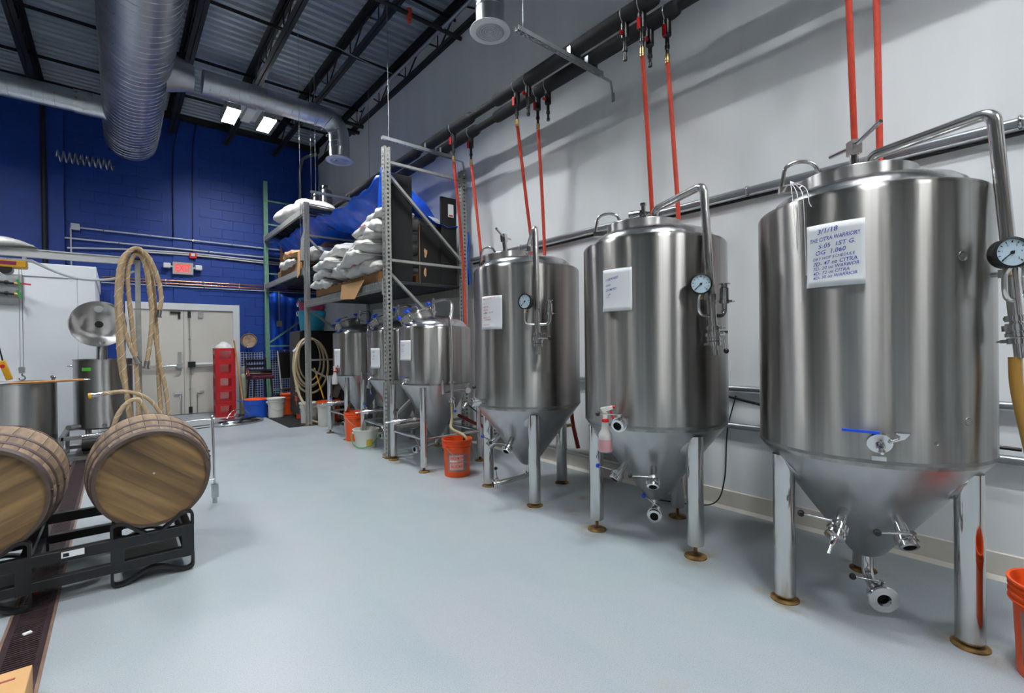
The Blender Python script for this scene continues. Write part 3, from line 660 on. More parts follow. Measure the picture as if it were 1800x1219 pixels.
# ============================================================ services on the right wall
PZ = 3.93; PXA, PXB = 3.15, 3.38
def main_pipe(x, label, valves, sleeves):
    t = thing('insulated_pipe', label, 'pipe', (x, 3.0, PZ), 0, 'black overhead pipes on the right')
    W(t).cyl((x, -4.4, PZ), (x, 11.4, PZ), 0.040, n=20).build('pipe_run', 'black_insulation', t)
    for (a, b) in sleeves:
        W(t).lathe([(0.04, 0), (0.058, 0.02), (0.064, 0.06), (0.064, b - a - 0.06), (0.058, b - a - 0.02), (0.04, b - a)], 20, AX((x, a, PZ), (0, 1, 0))).build('foam_sleeve', 'black_insulation', t)
    for (y, hose) in valves:
        st = W(t).lathe([(0, 0), (0.033, 0), (0.033, 0.13), (0.02, 0.14), (0.016, 0.15), (0.016, 0.20), (0.02, 0.205), (0.02, 0.23), (0.013, 0.235), (0.013, 0.27), (0.017, 0.275), (0.017, 0.30), (0, 0.30)], 14, AX((x, y, PZ - 0.05), (0, 0, -1))).build('valve_stub', 'black_rubber', t)
        d = (0, 0, -1) if hose else (-0.75, -0.35, -0.25); p = Vector((x - 0.03, y, PZ - 0.145)); d = Vector(d).normalized()
        W(t).cyl((x, y, PZ - 0.145), p - Vector((0.012, 0, 0)), 0.010, n=8).bar(p + d * -0.035 - Vector((0.014, 0, 0)), p + d * 0.05 - Vector((0.014, 0, 0)), 0.026, 0.010, (1, 0.1, 0)).build('red_lever', 'red_handle', st)
        W(t).torus((x, y, PZ + 0.0), (0, 1, 0), 0.066 if any(a < y < b for a, b in sleeves) else 0.042, 0.004, 20, 6).build('pipe_band', 'conduit', st)
    return t
VA = [(0.83, 1), (0.98, 0), (2.164, 1), (2.324, 0), (3.659, 1), (3.486, 0), (4.84, 1)]
VB = [(0.75, 1), (0.90, 0), (2.09, 1), (2.248, 0), (3.593, 1), (3.441, 0), (4.80, 1)]
main_pipe(PXA, 'black insulated overhead pipe farther from the wall, of the two above the fermenters', VA, [(-4.0, 1.75), (2.02, 4.02), (4.44, 5.55), (5.7, 8.3)])
main_pipe(PXB, 'black insulated overhead pipe closer to the wall, of the two above the fermenters', VB, [(-4.0, 1.6), (1.98, 4.31), (4.65, 5.55), (5.7, 8.3)])

def red_hose(label, top, bot, low):
    pts = [top, Vector(top).lerp(Vector(bot), 0.5) + Vector((0.01, 0.0, 0)), bot, low]
    t = thing('red_hose', label, 'hose', (low[0], low[1], low[2]), 0, 'red hoses hanging from the overhead pipes')
    W(t).tube(spline(pts, 8), 0.0175, 12).build('hose_line', 'red_hose', t)
    W(t).cyl((top[0], top[1], top[2] - 0.035), (top[0], top[1], top[2] + 0.03), 0.0195, n=12).build('hose_barb', 'brass', t)
    W(t).torus((top[0], top[1], top[2] - 0.02), (0, 0, 1), 0.019, 0.003, 16, 5).build('hose_clamp', 'fitting_steel', t)
ht = PZ - 0.36
for lab, y, yb, x in [('red hose behind the rightmost fermenter, the left one of its pair', 0.83, 0.875, PXA), ('red hose behind the rightmost fermenter, the right one of its pair', 0.75, 0.755, PXB),
                      ('red hose behind the middle fermenter, the left one of its pair', 2.164, 2.30, PXA), ('red hose behind the middle fermenter, the right one of its pair', 2.09, 2.06, PXB),
                      ('slanting red hose behind the fermenter next to the rack', 3.659, 3.80, PXA), ('straight red hose behind the fermenter next to the rack', 3.593, 3.61, PXB),
                      ('red hose passing in front of the near rack upright', 4.84, 5.12, PXA), ('red hose between the rack and the nearest-to-rack fermenter', 4.80, 4.72, PXB)]:
    red_hose(lab, (x, y, ht), (3.47, yb, 2.2), (3.49, yb, 0.75 if y < 4.5 else 1.0))

def strut(label, y, x0, x1, z, rods, clamps):
    t = thing('strut_channel', label, 'strut', (x1, y, z), 0, 'slotted channels holding the overhead pipes')
    m = W(t); h = 0.041; a = 0.0025
    m.b2((x0, y - h / 2, z - h), (x0 + (x1 - x0), y - h / 2 + a, z)); m.b2((x0, y + h / 2 - a, z - h), (x1, y + h / 2, z))
    for s in (-1, 1): m.b2((x0, y + s * h / 2, z - 0.003), (x1, y + s * (h / 2 - 0.009), z))
    m.b2((x0, y - h / 2, z - h), (x1, y - h / 2 + 0.013, z - h + a)); m.b2((x0, y + h / 2 - 0.013, z - h), (x1, y + h / 2, z - h + a))
    n = int((x1 - x0) / 0.05)
    for i in range(n): m.b2((x0 + i * 0.05, y - h / 2, z - h), (x0 + i * 0.05 + 0.022, y + h / 2, z - h + a))
    m.build('channel', 'zinc', t)
    W(t).bar((x1 - 0.03, y, z - h), (3.66, y, z - h), 0.03, 0.004).bar((3.66, y, z - h), (3.69, y, z - h - 0.13), 0.03, 0.004, (0, 1, 0)).b2((3.692, y - 0.015, z - 0.22), (3.699, y + 0.015, z - h - 0.1)).build('wall_bracket', 'zinc', t)
    for x in rods: W(t).cyl((x, y, z - 0.06), (x, y, 5.9), 0.005, n=8).build('hanger_rod', 'conduit', t)
    for x in clamps: W(t).b2((x - 0.07, y - 0.018, z), (x - 0.064, y + 0.018, z + 0.07)).b2((x + 0.064, y - 0.018, z), (x + 0.07, y + 0.018, z + 0.07)).build('pipe_clamp', 'galvanised', t, kind='stuff')
zs = PZ - 0.066
strut('slotted strut channel above the gap between the middle and third fermenter', 2.87, 2.48, 3.53, zs, [2.55], [PXA, PXB])
strut('slotted strut channel over the near end of the storage rack', 5.40, 2.49, 3.50, zs, [2.58], [PXA, PXB])
strut('faint slotted strut channel over the kegs on the rack', 8.0, 2.45, 3.5, zs, [2.53, 3.45], [PXA, PXB])

def run(name, pts, r, mat, label, cat='conduit', grp=None, straps=(), n=10, fl=0.06):
    t = thing(name, label, cat, pts[0], 0, grp)
    W(t).tube(fillet(pts, fl, 6) if len(pts) > 2 else pts, r, n).build('run', mat, t)
    for (p, d) in straps: W(t).torus(p, d, r * 1.15, r * 0.35, 12, 6).build('strap', 'fitting_steel', t)
    return t
run('wall_conduit', [(3.655, -4.4, 2.455), (3.655, 5.2, 2.455)], 0.026, 'conduit', 'thick grey conduit running behind the tops of the fermenters', grp='grey conduits on the right wall', straps=[((3.655, y, 2.455), (0, 1, 0)) for y in (0.2, 1.6, 2.4, 4.2)])
run('wall_conduit', [(3.68, -4.4, 2.405), (3.68, 5.2, 2.405)], 0.012, 'black_rubber', 'thin black line just under the thick grey conduit', grp='grey conduits on the right wall')
run('wall_conduit', [(3.665, -4.4, 0.96), (3.665, 5.0, 0.96)], 0.022, 'conduit', 'upper of the two low grey conduits behind the rightmost fermenter', grp='grey conduits on the right wall')
run('wall_conduit', [(3.665, -4.4, 0.67), (3.665, 2.3, 0.67)], 0.024, 'conduit', 'lower of the two low grey conduits behind the rightmost fermenter', grp='grey conduits on the right wall')
run('drain_pipe', [(3.66, 2.4, 0.21), (3.66, 9.0, 0.21)], 0.026, 'rack_grey', 'low dark pipe just above the skirting behind the third fermenter', 'pipe')
run('wall_cable', spline([(3.69, 1.72, 0.90), (3.69, 1.79, 0.62), (3.66, 1.80, 0.25), (3.62, 1.86, 0.05), (3.55, 2.05, 0.008), (3.45, 2.3, 0.008)], 6), 0.005, 'black_rubber', 'thin black cable looping to the floor behind the middle fermenter', 'cable')
run('wall_cable', [(3.60, 1.9, 0.93), (3.6, 0.9, 0.75), (3.6, 0.2, 0.74)], 0.010, 'black_rubber', 'black cable between the middle and the rightmost fermenter', 'cable', fl=0.2)

# red drop hoses and fittings low behind the tanks
t = thing('hose_stub', 'short dark red hose on a valve behind the third fermenter', 'hose', (3.45, 3.2, 0.30))
W(t).tube(spline([(3.47, 3.26, 0.76), (3.46, 3.23, 0.55), (3.44, 3.14, 0.30)], 6), 0.02, 10).build('hose_line', 'dark_red_hose', t); W(t).cyl((3.32, 3.30, 0.50), (3.46, 3.22, 0.52), 0.016).build('fitting', 'brass', t)
t = thing('hose_line', 'dark red hose sagging between the near small tank and the third fermenter', 'hose', (3.2, 4.0, 0.42))
W(t).tube(spline([(3.25, 4.95, 0.45), (3.22, 4.55, 0.40), (3.14, 4.1, 0.40), (2.95, 3.75, 0.55), (2.72, 3.62, 0.82)], 8), 0.020, 10).build('hose', 'dark_red_hose', t)
t = thing('cable_line', 'thin black cable sagging beside the dark red hose', 'cable', (3.2, 4.0, 0.5))
W(t).tube(spline([(3.3, 4.9, 0.62), (3.2, 4.35, 0.50), (3.05, 3.95, 0.55), (2.75, 3.64, 0.80)], 8), 0.007, 8).build('cable', 'black_rubber', t)

# ============================================================ ceiling ducts
DXc, DZ, DR = 0.235, 4.94, 0.36
t = thing('spiral_duct', 'big round galvanised spiral duct running along the ceiling with side branches', 'duct', (DXc, 10.5, DZ - DR))
W(t).lathe([(0, 0), (DR - 0.03, 0), (DR, 0.015), (DR, 14.5), (0, 14.5)], 64, AX((DXc, 10.5, DZ), (0, -1, 0))).build('trunk', 'duct_metal', t)
hel = []
tn = int(14.3 / 0.125)
for i in range(tn * 28): a = 2 * PI * i / 28; hel.append((DXc + (DR + 0.001) * math.cos(a), 10.45 - 0.125 * i / 28, DZ + (DR + 0.001) * math.sin(a)))
W(t).tube(hel, 0.0065, 4).build('spiral_seam', 'galvanised', t)
BY, BR, BX, BZ = 7.62, 0.155, 2.79, 4.30
br = W(t).tube(fillet([(DXc + 0.7, BY, DZ), (BX, BY, DZ), (BX, BY, BZ + 0.02)], 0.42, 6), BR, 36).build('branch', 'duct_metal', t)
W(t).lathe([(0.25, 0), (0.24, 0.05), (BR + 0.004, 0.30)], 36, AX((DXc + 0.30, BY, DZ), (1, 0, 0))).build('take_off', 'duct_metal', t)
m = W(t)
for i in range(14): m.torus((DXc + 0.78 + i * 0.115, BY, DZ), (1, 0, 0), BR, 0.004, 36, 5)
for i in range(4):
    a = PI / 8 * i + PI / 16; m.torus((BX - 0.42 + 0.42 * math.sin(a), BY, DZ - 0.42 + 0.42 * math.cos(a)), (math.cos(a), 0, -math.sin(a)), BR, 0.005, 36, 5)
m.torus((BX, BY, 4.50), (0, 0, 1), BR, 0.005, 36, 5); m.build('branch_seam', 'galvanised', br, kind='stuff')
def diffuser(parent, x, y, z, r=0.215):
    d = MB(Matrix.Translation(Vector((x, y, z)) - Vector(t.location))).lathe([(r * 0.67, 0.062), (r * 0.69, 0.0), (r * 0.97, 0.004), (r, 0.012), (r * 0.98, 0.020), (r * 0.72, 0.05)], 48).build('diffuser', 'diffuser_white', parent)
    MB(Matrix.Translation(Vector((x, y, z)) - Vector(t.location))).lathe([(r * 0.69, 0.060), (0, 0.061)], 32).build('diffuser_throat', 'diffuser_shade', d)  # black disc stands for the shade behind the rings
    for k in range(5):
        q = r * (0.61 - 0.118 * k)
        MB(Matrix.Translation(Vector((x, y, z)) - Vector(t.location))).lathe([(q, 0.003), (q - 0.004, 0.001), (q - 0.010, 0.020), (q - 0.006, 0.022), (q, 0.003)], 40).build('diffuser_ring', 'diffuser_white', d)
    m = MB(Matrix.Translation(Vector((x, y, z)) - Vector(t.location)))
    for k in range(3): m.box((0, 0, 0.028), (r * 1.36, 0.006, 0.006), k * PI / 3)
    m.ball((0, 0, 0.012), r * 0.06, 10); m.build('diffuser_spokes', 'diffuser_white', d)
diffuser(t, BX, BY, BZ)
LY = 9.35
bl = W(t).lathe([(0, 0), (0.155, 0), (0.155, 4.9), (0, 4.9)], 36, AX((DXc - 0.05, LY, DZ), (-1, 0, 0))).build('branch', 'duct_metal', t)
W(t).lathe([(0.20, 0), (0.19, 0.05), (0.165, 0.10), (0.165, 0.42)], 36, AX((DXc - 0.25, LY, DZ), (-1, 0, 0))).build('take_off', 'galvanised', t)
m = W(t)
for i in range(16): m.torus((DXc - 0.75 - i * 0.115, LY, DZ), (1, 0, 0), 0.155, 0.004, 36, 5)
m.build('branch_seam', 'galvanised', bl, kind='stuff')
for y in (9.9, 7.0, 4.0, 1.0):
    W(t).tube([(DXc - DR - 0.01, y, 5.9)] + [(DXc - (DR + 0.008) * math.cos(a * PI / 10), y, DZ - (DR + 0.008) * math.sin(a * PI / 10)) for a in range(11)] + [(DXc + DR + 0.01, y, 5.9)], 0.004, 5).build('hanger_strap', 'galvanised', t)
t = thing('air_diffuser', 'round white ceiling diffuser on a short vertical duct, near the top of the picture', 'diffuser', (2.775, 3.6, 4.30))
W(t).cyl((2.775, 3.6, 4.31), (2.775, 3.6, 5.45), 0.135, n=36).build('duct_drop', 'duct_metal', t)
m = W(t)
for z in (4.52, 4.56, 4.95, 5.3): m.torus((2.775, 3.6, z), (0, 0, 1), 0.136, 0.005, 36, 5)
m.build('duct_seam', 'galvanised', t, kind='stuff'); diffuser(t, 2.775, 3.6, 4.30, 0.195)
W(t).cyl((2.775, 3.6, 5.40), (0.3, 3.6, 5.40), 0.135, n=30).build('duct_feed', 'duct_metal', t)

# ceiling services
t = thing('sprinkler_pipe', 'black sprinkler pipe with one red head crossing the joists', 'pipe', (3.69, 5.4, 5.47))
W(t).cyl((-4.9, 5.4, 5.5), (3.66, 5.4, 5.5), 0.028, n=14).build('pipe_run', 'black_joist', t)
W(t).cyl((2.88, 5.4, 5.44), (2.88, 5.4, 5.56), 0.036, n=14).cyl((2.88, 5.4, 5.40), (2.88, 5.4, 5.45), 0.012, n=8).lathe([(0, 0), (0.03, 0), (0, 0.006)], 12, T(2.88, 5.4, 5.395)).build('sprinkler_head', 'red_hose', t)
run('ceiling_conduit', [(3.36, -4.4, 5.52), (3.36, 8.2, 5.52)], 0.024, 'conduit', 'shiny conduit running along under the joists near the white wall')
run('ceiling_conduit', [(1.9, 6.6, 5.56), (2.7, 6.7, 5.5), (3.3, 6.75, 5.5)], 0.008, 'conduit', 'thin pale flexible cable crossing under two joists', fl=0.3)
t = thing('pipe_bundle_strut', 'short black pipe stubs bunched at the ceiling corner above the elbow duct', 'pipe', (3.2, 9.0, 5.4))
for i, (y, z) in enumerate(((8.75, 5.50), (8.95, 5.46), (9.15, 5.52))): W(t).cyl((2.95, y, z), (3.66, y, z), 0.035, n=12).build('pipe_stub', 'black_joist', t)
run('rain_leader', [(3.62, 11.36, 5.80), (3.42, 11.36, 5.70), (3.30, 11.36, 5.60), (3.24, 11.36, 5.30), (3.24, 11.36, 4.4)], 0.035, 'conduit', 'pale jointed pipe dropping down the blue wall beside the corner', 'pipe', fl=0.04)
for i, (x, y, lab) in enumerate(((2.0, 7.0, 'thin wire hanging in front of the blue wall left of the rack'), (2.46, 8.0, 'thin wire hanging down past the round elbow diffuser'))):
    solo('hanging_wire', MB().cyl((x, y, 2.72 if i == 0 else 3.75), (x, y, 5.98), 0.003, n=6), 'conduit', lab, 'wire')

# ============================================================ blue wall services
def wall_line(z0, z1, x0, x1, r, mat, label, grp, y=11.44, straps=6, name='wall_conduit'):
    ps = [(x0, y, z0), (x1, y, z1)]
    t = thing(name, label, 'conduit', ps[0], 0, grp); W(t).cyl(ps[0], ps[1], r, n=10).build('run', mat, t)
    for k in range(straps):
        f_ = (k + 0.5) / straps; W(t).box((x0 + (x1 - x0) * f_, y + 0.01, z0 + (z1 - z0) * f_), (0.02, 0.05, r * 3.2)).build('strap', 'fitting_steel', t)
g = 'conduits across the blue wall'
t = wall_line(3.50, 3.49, -0.50, 3.6, 0.014, 'white_conduit', 'highest grey conduit on the blue wall, starting at a box', g)
wall_line(3.30, 3.295, -4.9, 3.6, 0.014, 'white_conduit', 'second conduit down across the blue wall', g)
run('wall_cable', [(-0.65, 11.44, 3.12), (0.2, 11.44, 3.20), (1.2, 11.44, 3.235), (3.6, 11.44, 3.19)], 0.016, 'white_conduit', 'bowed white cable below the second conduit on the blue wall', 'cable', fl=0.4)
run('wall_cable', [(0.2, 11.45, 3.17), (1.3, 11.45, 3.20), (3.6, 11.45, 3.14)], 0.014, 'base_trim', 'lower bowed grey cable on the blue wall', 'cable', fl=0.4)
wall_line(2.655, 2.67, -0.2, 3.6, 0.014, 'copper', 'upper copper pipe on the blue wall above the door', g, name='copper_pipe')
wall_line(2.60, 2.605, -0.2, 3.6, 0.014, 'copper', 'lower copper pipe on the blue wall above the door', g, name='copper_pipe')
wall_line(2.545, 2.56, -0.2, 3.6, 0.009, 'white_conduit', 'thin white line under the copper pipes', g)
t = thing('junction_box', 'grey square junction box on the blue wall with a pipe going down', 'junction box', (-0.54, 11.45, 3.43))
W(t).box((-0.54, 11.45, 3.51), (0.12, 0.09, 0.11)).build('box', 'white_conduit', t, bevel=0.006); W(t).cyl((-0.60, 11.44, 2.5), (-0.60, 11.44, 3.48), 0.012).build('drop_conduit', 'white_conduit', t)
t = thing('exit_sign', 'lit red EXIT sign with two emergency lamp heads above the door', 'exit sign', (1.03, 11.42, 2.79))
W(t).b2((0.86, 11.40, 2.79), (1.20, 11.47, 3.03)).build('case', 'exit_case', t, bevel=0.008)
m = W(t); vs, fs = tmesh('EXIT', 0.20, 0, 0.035)
xs_ = [v.x for v in vs]; w_ = max(xs_) - min(xs_)
m.add([(0.905 + (v.x - min(xs_)) * 0.25 / w_, 11.397, 2.845 + v.y) for v in vs], fs); m.build('lettering', 'exit_glow', t, label='glowing red EXIT letters')
for s, x in ((-1, 0.77), (1, 1.29)):
    h = W(t).box((x, 11.40, 2.945), (0.12, 0.10, 0.10)).build('lamp_head', 'diffuser_white', t, bevel=0.02); W(t).cyl((x - s * 0.06, 11.42, 2.94), (1.03 + s * 0.17, 11.42, 2.93), 0.016).build('arm', 'diffuser_white', h)
t = thing('alarm_strobe', 'small red fire alarm strobe above the exit sign', 'alarm', (1.2, 11.44, 3.13)); W(t).box((1.2, 11.45, 3.185), (0.12, 0.08, 0.11)).build('case', 'red_handle', t, bevel=0.01); W(t).box((1.2, 11.405, 3.20), (0.06, 0.02, 0.05)).build('lens', 'diffuser_white', t)
solo('wall_pipe', MB().cyl((-0.925, 11.34, 2.5), (-0.925, 11.34, 5.9), 0.035, n=14), 'black_joist', 'black vertical pipe on the blue wall above the white cooler', 'pipe')
solo('drop_cable', MB().tube(spline([(1.03, 11.4, 5.9), (0.95, 11.4, 5.5), (0.90, 11.43, 5.2), (0.89, 11.45, 4.4), (0.89, 11.45, 3.5)], 5), 0.008, 6), 'black_rubber', 'left of two thin cables dropping down the blue wall above the door', 'cable')
solo('drop_cable', MB().tube(spline([(1.30, 11.42, 5.9), (1.22, 11.44, 5.3), (1.21, 11.45, 4.2), (1.20, 11.45, 3.25)], 5), 0.007, 6), 'black_rubber', 'right of two thin cables dropping down the blue wall above the door', 'cable')
solo('wall_spring', MB().tube([(-0.75 + 0.75 * i / 120, 11.1 + 0.05 * math.cos(i * 2 * PI / 12), 4.62 + 0.09 * math.sin(i * 2 * PI / 12)) for i in range(121)], 0.014, 6), 'galvanised', 'coiled cable hanging under the left branch duct', 'cable')

# ============================================================ small conical fermenters under and beside the rack
RS, SB, ST = 0.405, 0.90, 1.50
def make_small(label, loc, rz, near):
    t = thing('small_fermenter', label, 'fermenter', (loc[0], loc[1], 0), math.radians(rz), 'short conical fermenters by the storage rack')
    cap = [(RS - 0.03 + 0.03 * math.cos(a * PI / 12), ST + 0.03 * math.sin(a * PI / 12)) for a in range(7)]
    MB().lathe([(RS - 0.008, SB - 0.012), (RS, SB), (RS, SB + 0.2), (RS, SB + 0.4)] + cap + [(RS - 0.05, ST + 0.034)], 80).build('shell', 'tank_steel', t)
    MB().lathe([(RS - 0.045, ST + 0.03), (RS - 0.05, ST + 0.05), (RS - 0.08, ST + 0.085), (RS - 0.15, ST + 0.125), (RS - 0.25, ST + 0.15), (0, ST + 0.165)], 64).build('dome', 'dome_steel', t)
    MB().lathe([(RS + 0.0008, SB - 0.004), (RS + 0.001, SB + 0.010), (RS, SB + 0.0105)], 80).build('weld_band', 'weld_steel', t)
    MB().lathe([(RS - 0.008, SB - 0.012), (RS - 0.02, SB - 0.03), (0.06, 0.30), (0.04, 0.285), (0.02, 0.285)], 64).build('cone', 'cone_steel', t)
    q = 0.36
    for (sx, sy) in ((-1, 1), (-1, -1), (1, 1), (1, -1)):
        lg = MB().lathe([(0, 0.05), (0.034, 0.05), (0.037, 0.055), (0.037, 0.88), (0, 0.88)], 22, T(sx * q, sy * q * 0.98, 0)).build('leg', 'polished_steel', t)
        MB().lathe([(0, 0), (0.058, 0), (0.058, 0.008), (0.04, 0.014), (0.014, 0.02), (0.014, 0.06), (0, 0.06)], 22, T(sx * q, sy * q * 0.98, 0)).build('foot_plate', 'rust_plate', lg)
    for (a, b) in (((-q, -q), (-q, q)), ((q, -q), (q, q)), ((-q, -q), (q, -q)), ((-q, q), (q, q))):
        MB().cyl((*a, 0.34), (*b, 0.34), 0.017).build('cross_bar', 'polished_steel', t)
    # tilted manway with wing knobs
    az = 140; A = Matrix.Translation(pol(0.20, az, ST + 0.13)) @ Matrix.Rotation(0.42, 4, Vector((-math.sin(math.radians(az)), math.cos(math.radians(az)), 0)))
    r = 0.165
    mw = MB().lathe([(r - 0.01, -0.12), (r, -0.12), (r, 0.035), (r + 0.012, 0.036), (r + 0.012, 0.05), (r - 0.01, 0.052)], 48, A).build('manway_collar', 'collar_steel', t)
    MB().lathe([(r + 0.014, 0.05), (r + 0.014, 0.064), (r - 0.02, 0.07), (r * 0.5, 0.09), (0, 0.095)], 48, A).build('manway_lid', 'dome_steel', t)
    MB().tube([A @ Vector(p) for p in fillet([(-0.06, 0, 0.085), (-0.06, 0, 0.14), (0.06, 0, 0.14), (0.06, 0, 0.085)], 0.02)], 0.006, 8).build('lid_handle', 'pipe_steel', mw)
    for k in range(4):
        d = math.radians(90 * k + 40); c, s = math.cos(d), math.sin(d)
        cl = MB(A).cyl(((r + 0.03) * c, (r + 0.03) * s, -0.03), ((r + 0.03) * c, (r + 0.03) * s, 0.09), 0.008, n=8).box(((r + 0.015) * c, (r + 0.015) * s, 0.01), (0.05, 0.022, 0.03), d).build('swing_bolt', 'fitting_steel', mw)
        MB(A @ Matrix.Translation(((r + 0.03) * c, (r + 0.03) * s, 0.075)) @ Matrix.Rotation(d, 4, 'Z')).lathe([(0, 0), (0.016, 0), (0.022, 0.012), (0.014, 0.03), (0, 0.032)], 14).box((0, 0, 0.028), (0.02, 0.085, 0.026)).build('wing_knob', 'blue_knob', cl, label='blue wing knob')
    # blow-off arm
    az = -100; c0 = pol(0.08, 70, ST + 0.15); c1 = pol(0.08, 70, ST + 0.31)
    m = MB().tube(fillet([c0, c1, pol(0.02, -70, ST + 0.325)], 0.03, 4)[:-1] + spline([pol(0.02, -70, ST + 0.325), pol(0.20, -80, ST + 0.33), pol(0.38, -92, ST + 0.25), pol(0.455, az, ST + 0.05), pol(0.468, az, 1.25), pol(0.465, az, 0.93)], 8), 0.019, 14); bp = m.build('blow_off_pipe', 'pipe_steel', t)
    m = MB(); clamp_ferrule(m, pol(0.08, 70, ST + 0.21), (0, 0, 1), 0.03); m.cyl(pol(0.08, 70, ST + 0.31), pol(0.08, 70, ST + 0.37), 0.014); m.build('clamp', 'fitting_steel', bp)
    b = pol(0.465, az, 0.93); tn = tangent(az)
    m = MB().cyl(b + Vector((0, 0, -0.02)), b - Vector((0, 0, 0.20)), 0.019); m.build('valve_tee', 'fitting_steel', bp); m = MB(); clamp_ferrule(m, b, (0, 0, 1), 0.033); m.build('clamp', 'fitting_steel', bp)
    m = MB().cyl(b - tn * 0.10 - Vector((0, 0, 0.10)), b + tn * 0.16 - Vector((0, 0, 0.10)), 0.013).cyl(b - tn * 0.10 - Vector((0, 0, 0.10)), b - tn * 0.10 + Vector((0, 0, 0.02)), 0.015).cyl(b - tn * 0.1 - Vector((0, 0, 0.125)), b - tn * 0.1 - Vector((0, 0, 0.075)), 0.02); m.build('cross_tee', 'fitting_steel', bp)
    gq = b + tn * 0.19 - Vector((0, 0, 0.10)); nn = (tn * 0.3 + radial(az) * 0.4 + pol(1, -125, 0) * 0.6).normalized()
    gg = MB().lathe([(0, -0.02), (0.036, -0.02), (0.036, 0.008), (0.033, 0.010), (0, 0.010)], 24, AX(gq, nn)).build('small_gauge', 'fitting_steel', bp); MB().lathe([(0.032, 0.011), (0, 0.0112)], 24, AX(gq, nn)).build('dial', 'paper', gg)
    butterfly(bp, b - Vector((0, 0, 0.14)), (0, 0, -1), Vector((0, 0, -1)) + tn * 0.15, 0.13, knob='blue_knob', rr=0.03)
    # valves
    p = pol(RS, -165, 0.955); rd = radial(-165)
    b_ = MB().cyl(p, p + rd * 0.03, 0.03).lathe([(0, 0), (0.02, 0), (0.024, 0.03), (0.008, 0.05), (0.008, 0.08), (0, 0.08)], 16, AX(p + rd * 0.03, rd * 0.8 + Vector((0, 0, -0.6)))).build('sample_valve', 'fitting_steel', t)
    MB().bar(p + rd * 0.04 + Vector((0, 0, 0.03)), p + rd * 0.04 + Vector((0, 0, 0.035)) - tangent(-165) * 0.11, 0.010, 0.004).build('lever', 'blue_knob', b_)
    z = 0.50; a = 165; rc = 0.06 + (z - 0.30) / 0.57 * (RS - 0.08); p = pol(rc - 0.02, a, z); d = (radial(a) + Vector((0, 0, -0.06))).normalized()
    pt = MB().cyl(p, p + d * 0.26, 0.019).build('racking_port', 'fitting_steel', t); m = MB(); clamp_ferrule(m, p + d * 0.10, d, 0.03); m.build('clamp', 'fitting_steel', pt)
    butterfly(pt, p + d * 0.24, d, (0, 0, 1) if near else -tangent(a), 0.12, knob='black_plastic' if near else 'blue_knob', rr=0.03, cap=True)
    ob = MB().tube(fillet([(0, 0, 0.29), (0, 0, 0.20), pol(0.26, 190, 0.18)], 0.06), 0.02, 12).build('bottom_outlet', 'polished_steel', t)
    butterfly(ob, pol(0.24, 190, 0.18), radial(190), -tangent(190) * 0.8 + Vector((0, 0, 0.8)), 0.12, knob='blue_knob', rr=0.034)
    return t
SM = [(2.81, 4.75), (2.87, 5.76), (2.86, 7.02)]
make_small('short steel fermenter in front of the near rack upright, blue lid knobs', SM[0], 0, True)
make_small('short steel fermenter half hidden behind the near rack upright', SM[1], 0, False)
make_small('short steel fermenter farthest under the rack, spray bottle on its side', SM[2], 0, False)
sheet('blank-looking white sheet on the short fermenter in front of the rack upright', (SM[0], 0), RS, 171, 200, 1.27, 1.49, [('BREW 44', .2, .3, .09, .02), ('4/2', .3, .5, .08, .02), ('OG 1.052', .15, .62, .07, .02)], 'grey_ink', None)
sheet('white sheet on the short fermenter half hidden by the rack upright', (SM[1], 0), RS, 183, 208, 1.17, 1.42, [('HAZE', .2, .25, .09, .02), ('3/22', .3, .45, .08, .02), ('5.6 FG', .2, .62, .07, .02)], 'blue_ink', None)
sheet('white sheet on the short fermenter farthest under the rack', (SM[2], 0), RS, 181, 203, 1.15, 1.42, [('PALE', .2, .25, .09, .02), ('3/15', .3, .45, .08, .02)], 'grey_ink', None)

# ============================================================ pallet rack
RX0, RX1 = 2.47, 3.55; RY = [5.25, 8.32, 11.12]
t = thing('pallet_rack', 'grey and green pallet rack loaded with malt sacks against the white wall', 'rack', (RX0, RY[0], 0)); RK = t
def post(x, y, h, mat, n='post'):
    m = W(t); w_ = 0.08; s_ = 0.028; k = int(h / 0.05)
    x0, x1, y0, y1 = x - w_ / 2, x + w_ / 2, y - w_ / 2, y + w_ / 2
    m.b2((x0, y0, 0.012), (x1, y0 + 0.003, h)) if False else None
    m.b2((x0, y0, 0.012), (x0 + 0.003, y0 + s_, h)); m.b2((x0, y1 - s_, 0.012), (x0 + 0.003, y1, h))
    m.b2((x0, y0, 0.012), (x0 + s_, y0 + 0.003, h)); m.b2((x1 - s_, y0, 0.012), (x1, y0 + 0.003, h)); m.b2((x1 - 0.003, y0, 0.012), (x1, y1, h)); m.b2((x0, y1 - 0.003, 0.012), (x1, y1, h))
    for i in range(k):
        z = 0.02 + i * 0.05
        m.b2((x0, y0 + s_, z), (x0 + 0.003, y1 - s_, z + 0.026)); m.b2((x0 + s_, y0, z + 0.01), (x1 - s_, y0 + 0.003, z + 0.036))
    p = m.build(n, mat, t)
    W(t).b2((x - 0.07, y - 0.06, 0), (x + 0.07, y + 0.06, 0.012)).build('base_plate', 'rust_plate', p)
def brace(p, q, mat='rack_grey'): W(t).bar(p, q, 0.04, 0.03).build('brace', mat, t)
for (y, hf, hb, mat) in ((RY[0], 3.67, 3.62, 'rack_grey'), (RY[1], 3.75, 3.75, 'rack_grey'), (RY[2], 4.86, 4.86, 'rack_green')):
    post(RX0, y, hf, mat); post(RX1, y, hb, mat)
a, b = RX0 + 0.04, RX1 - 0.04
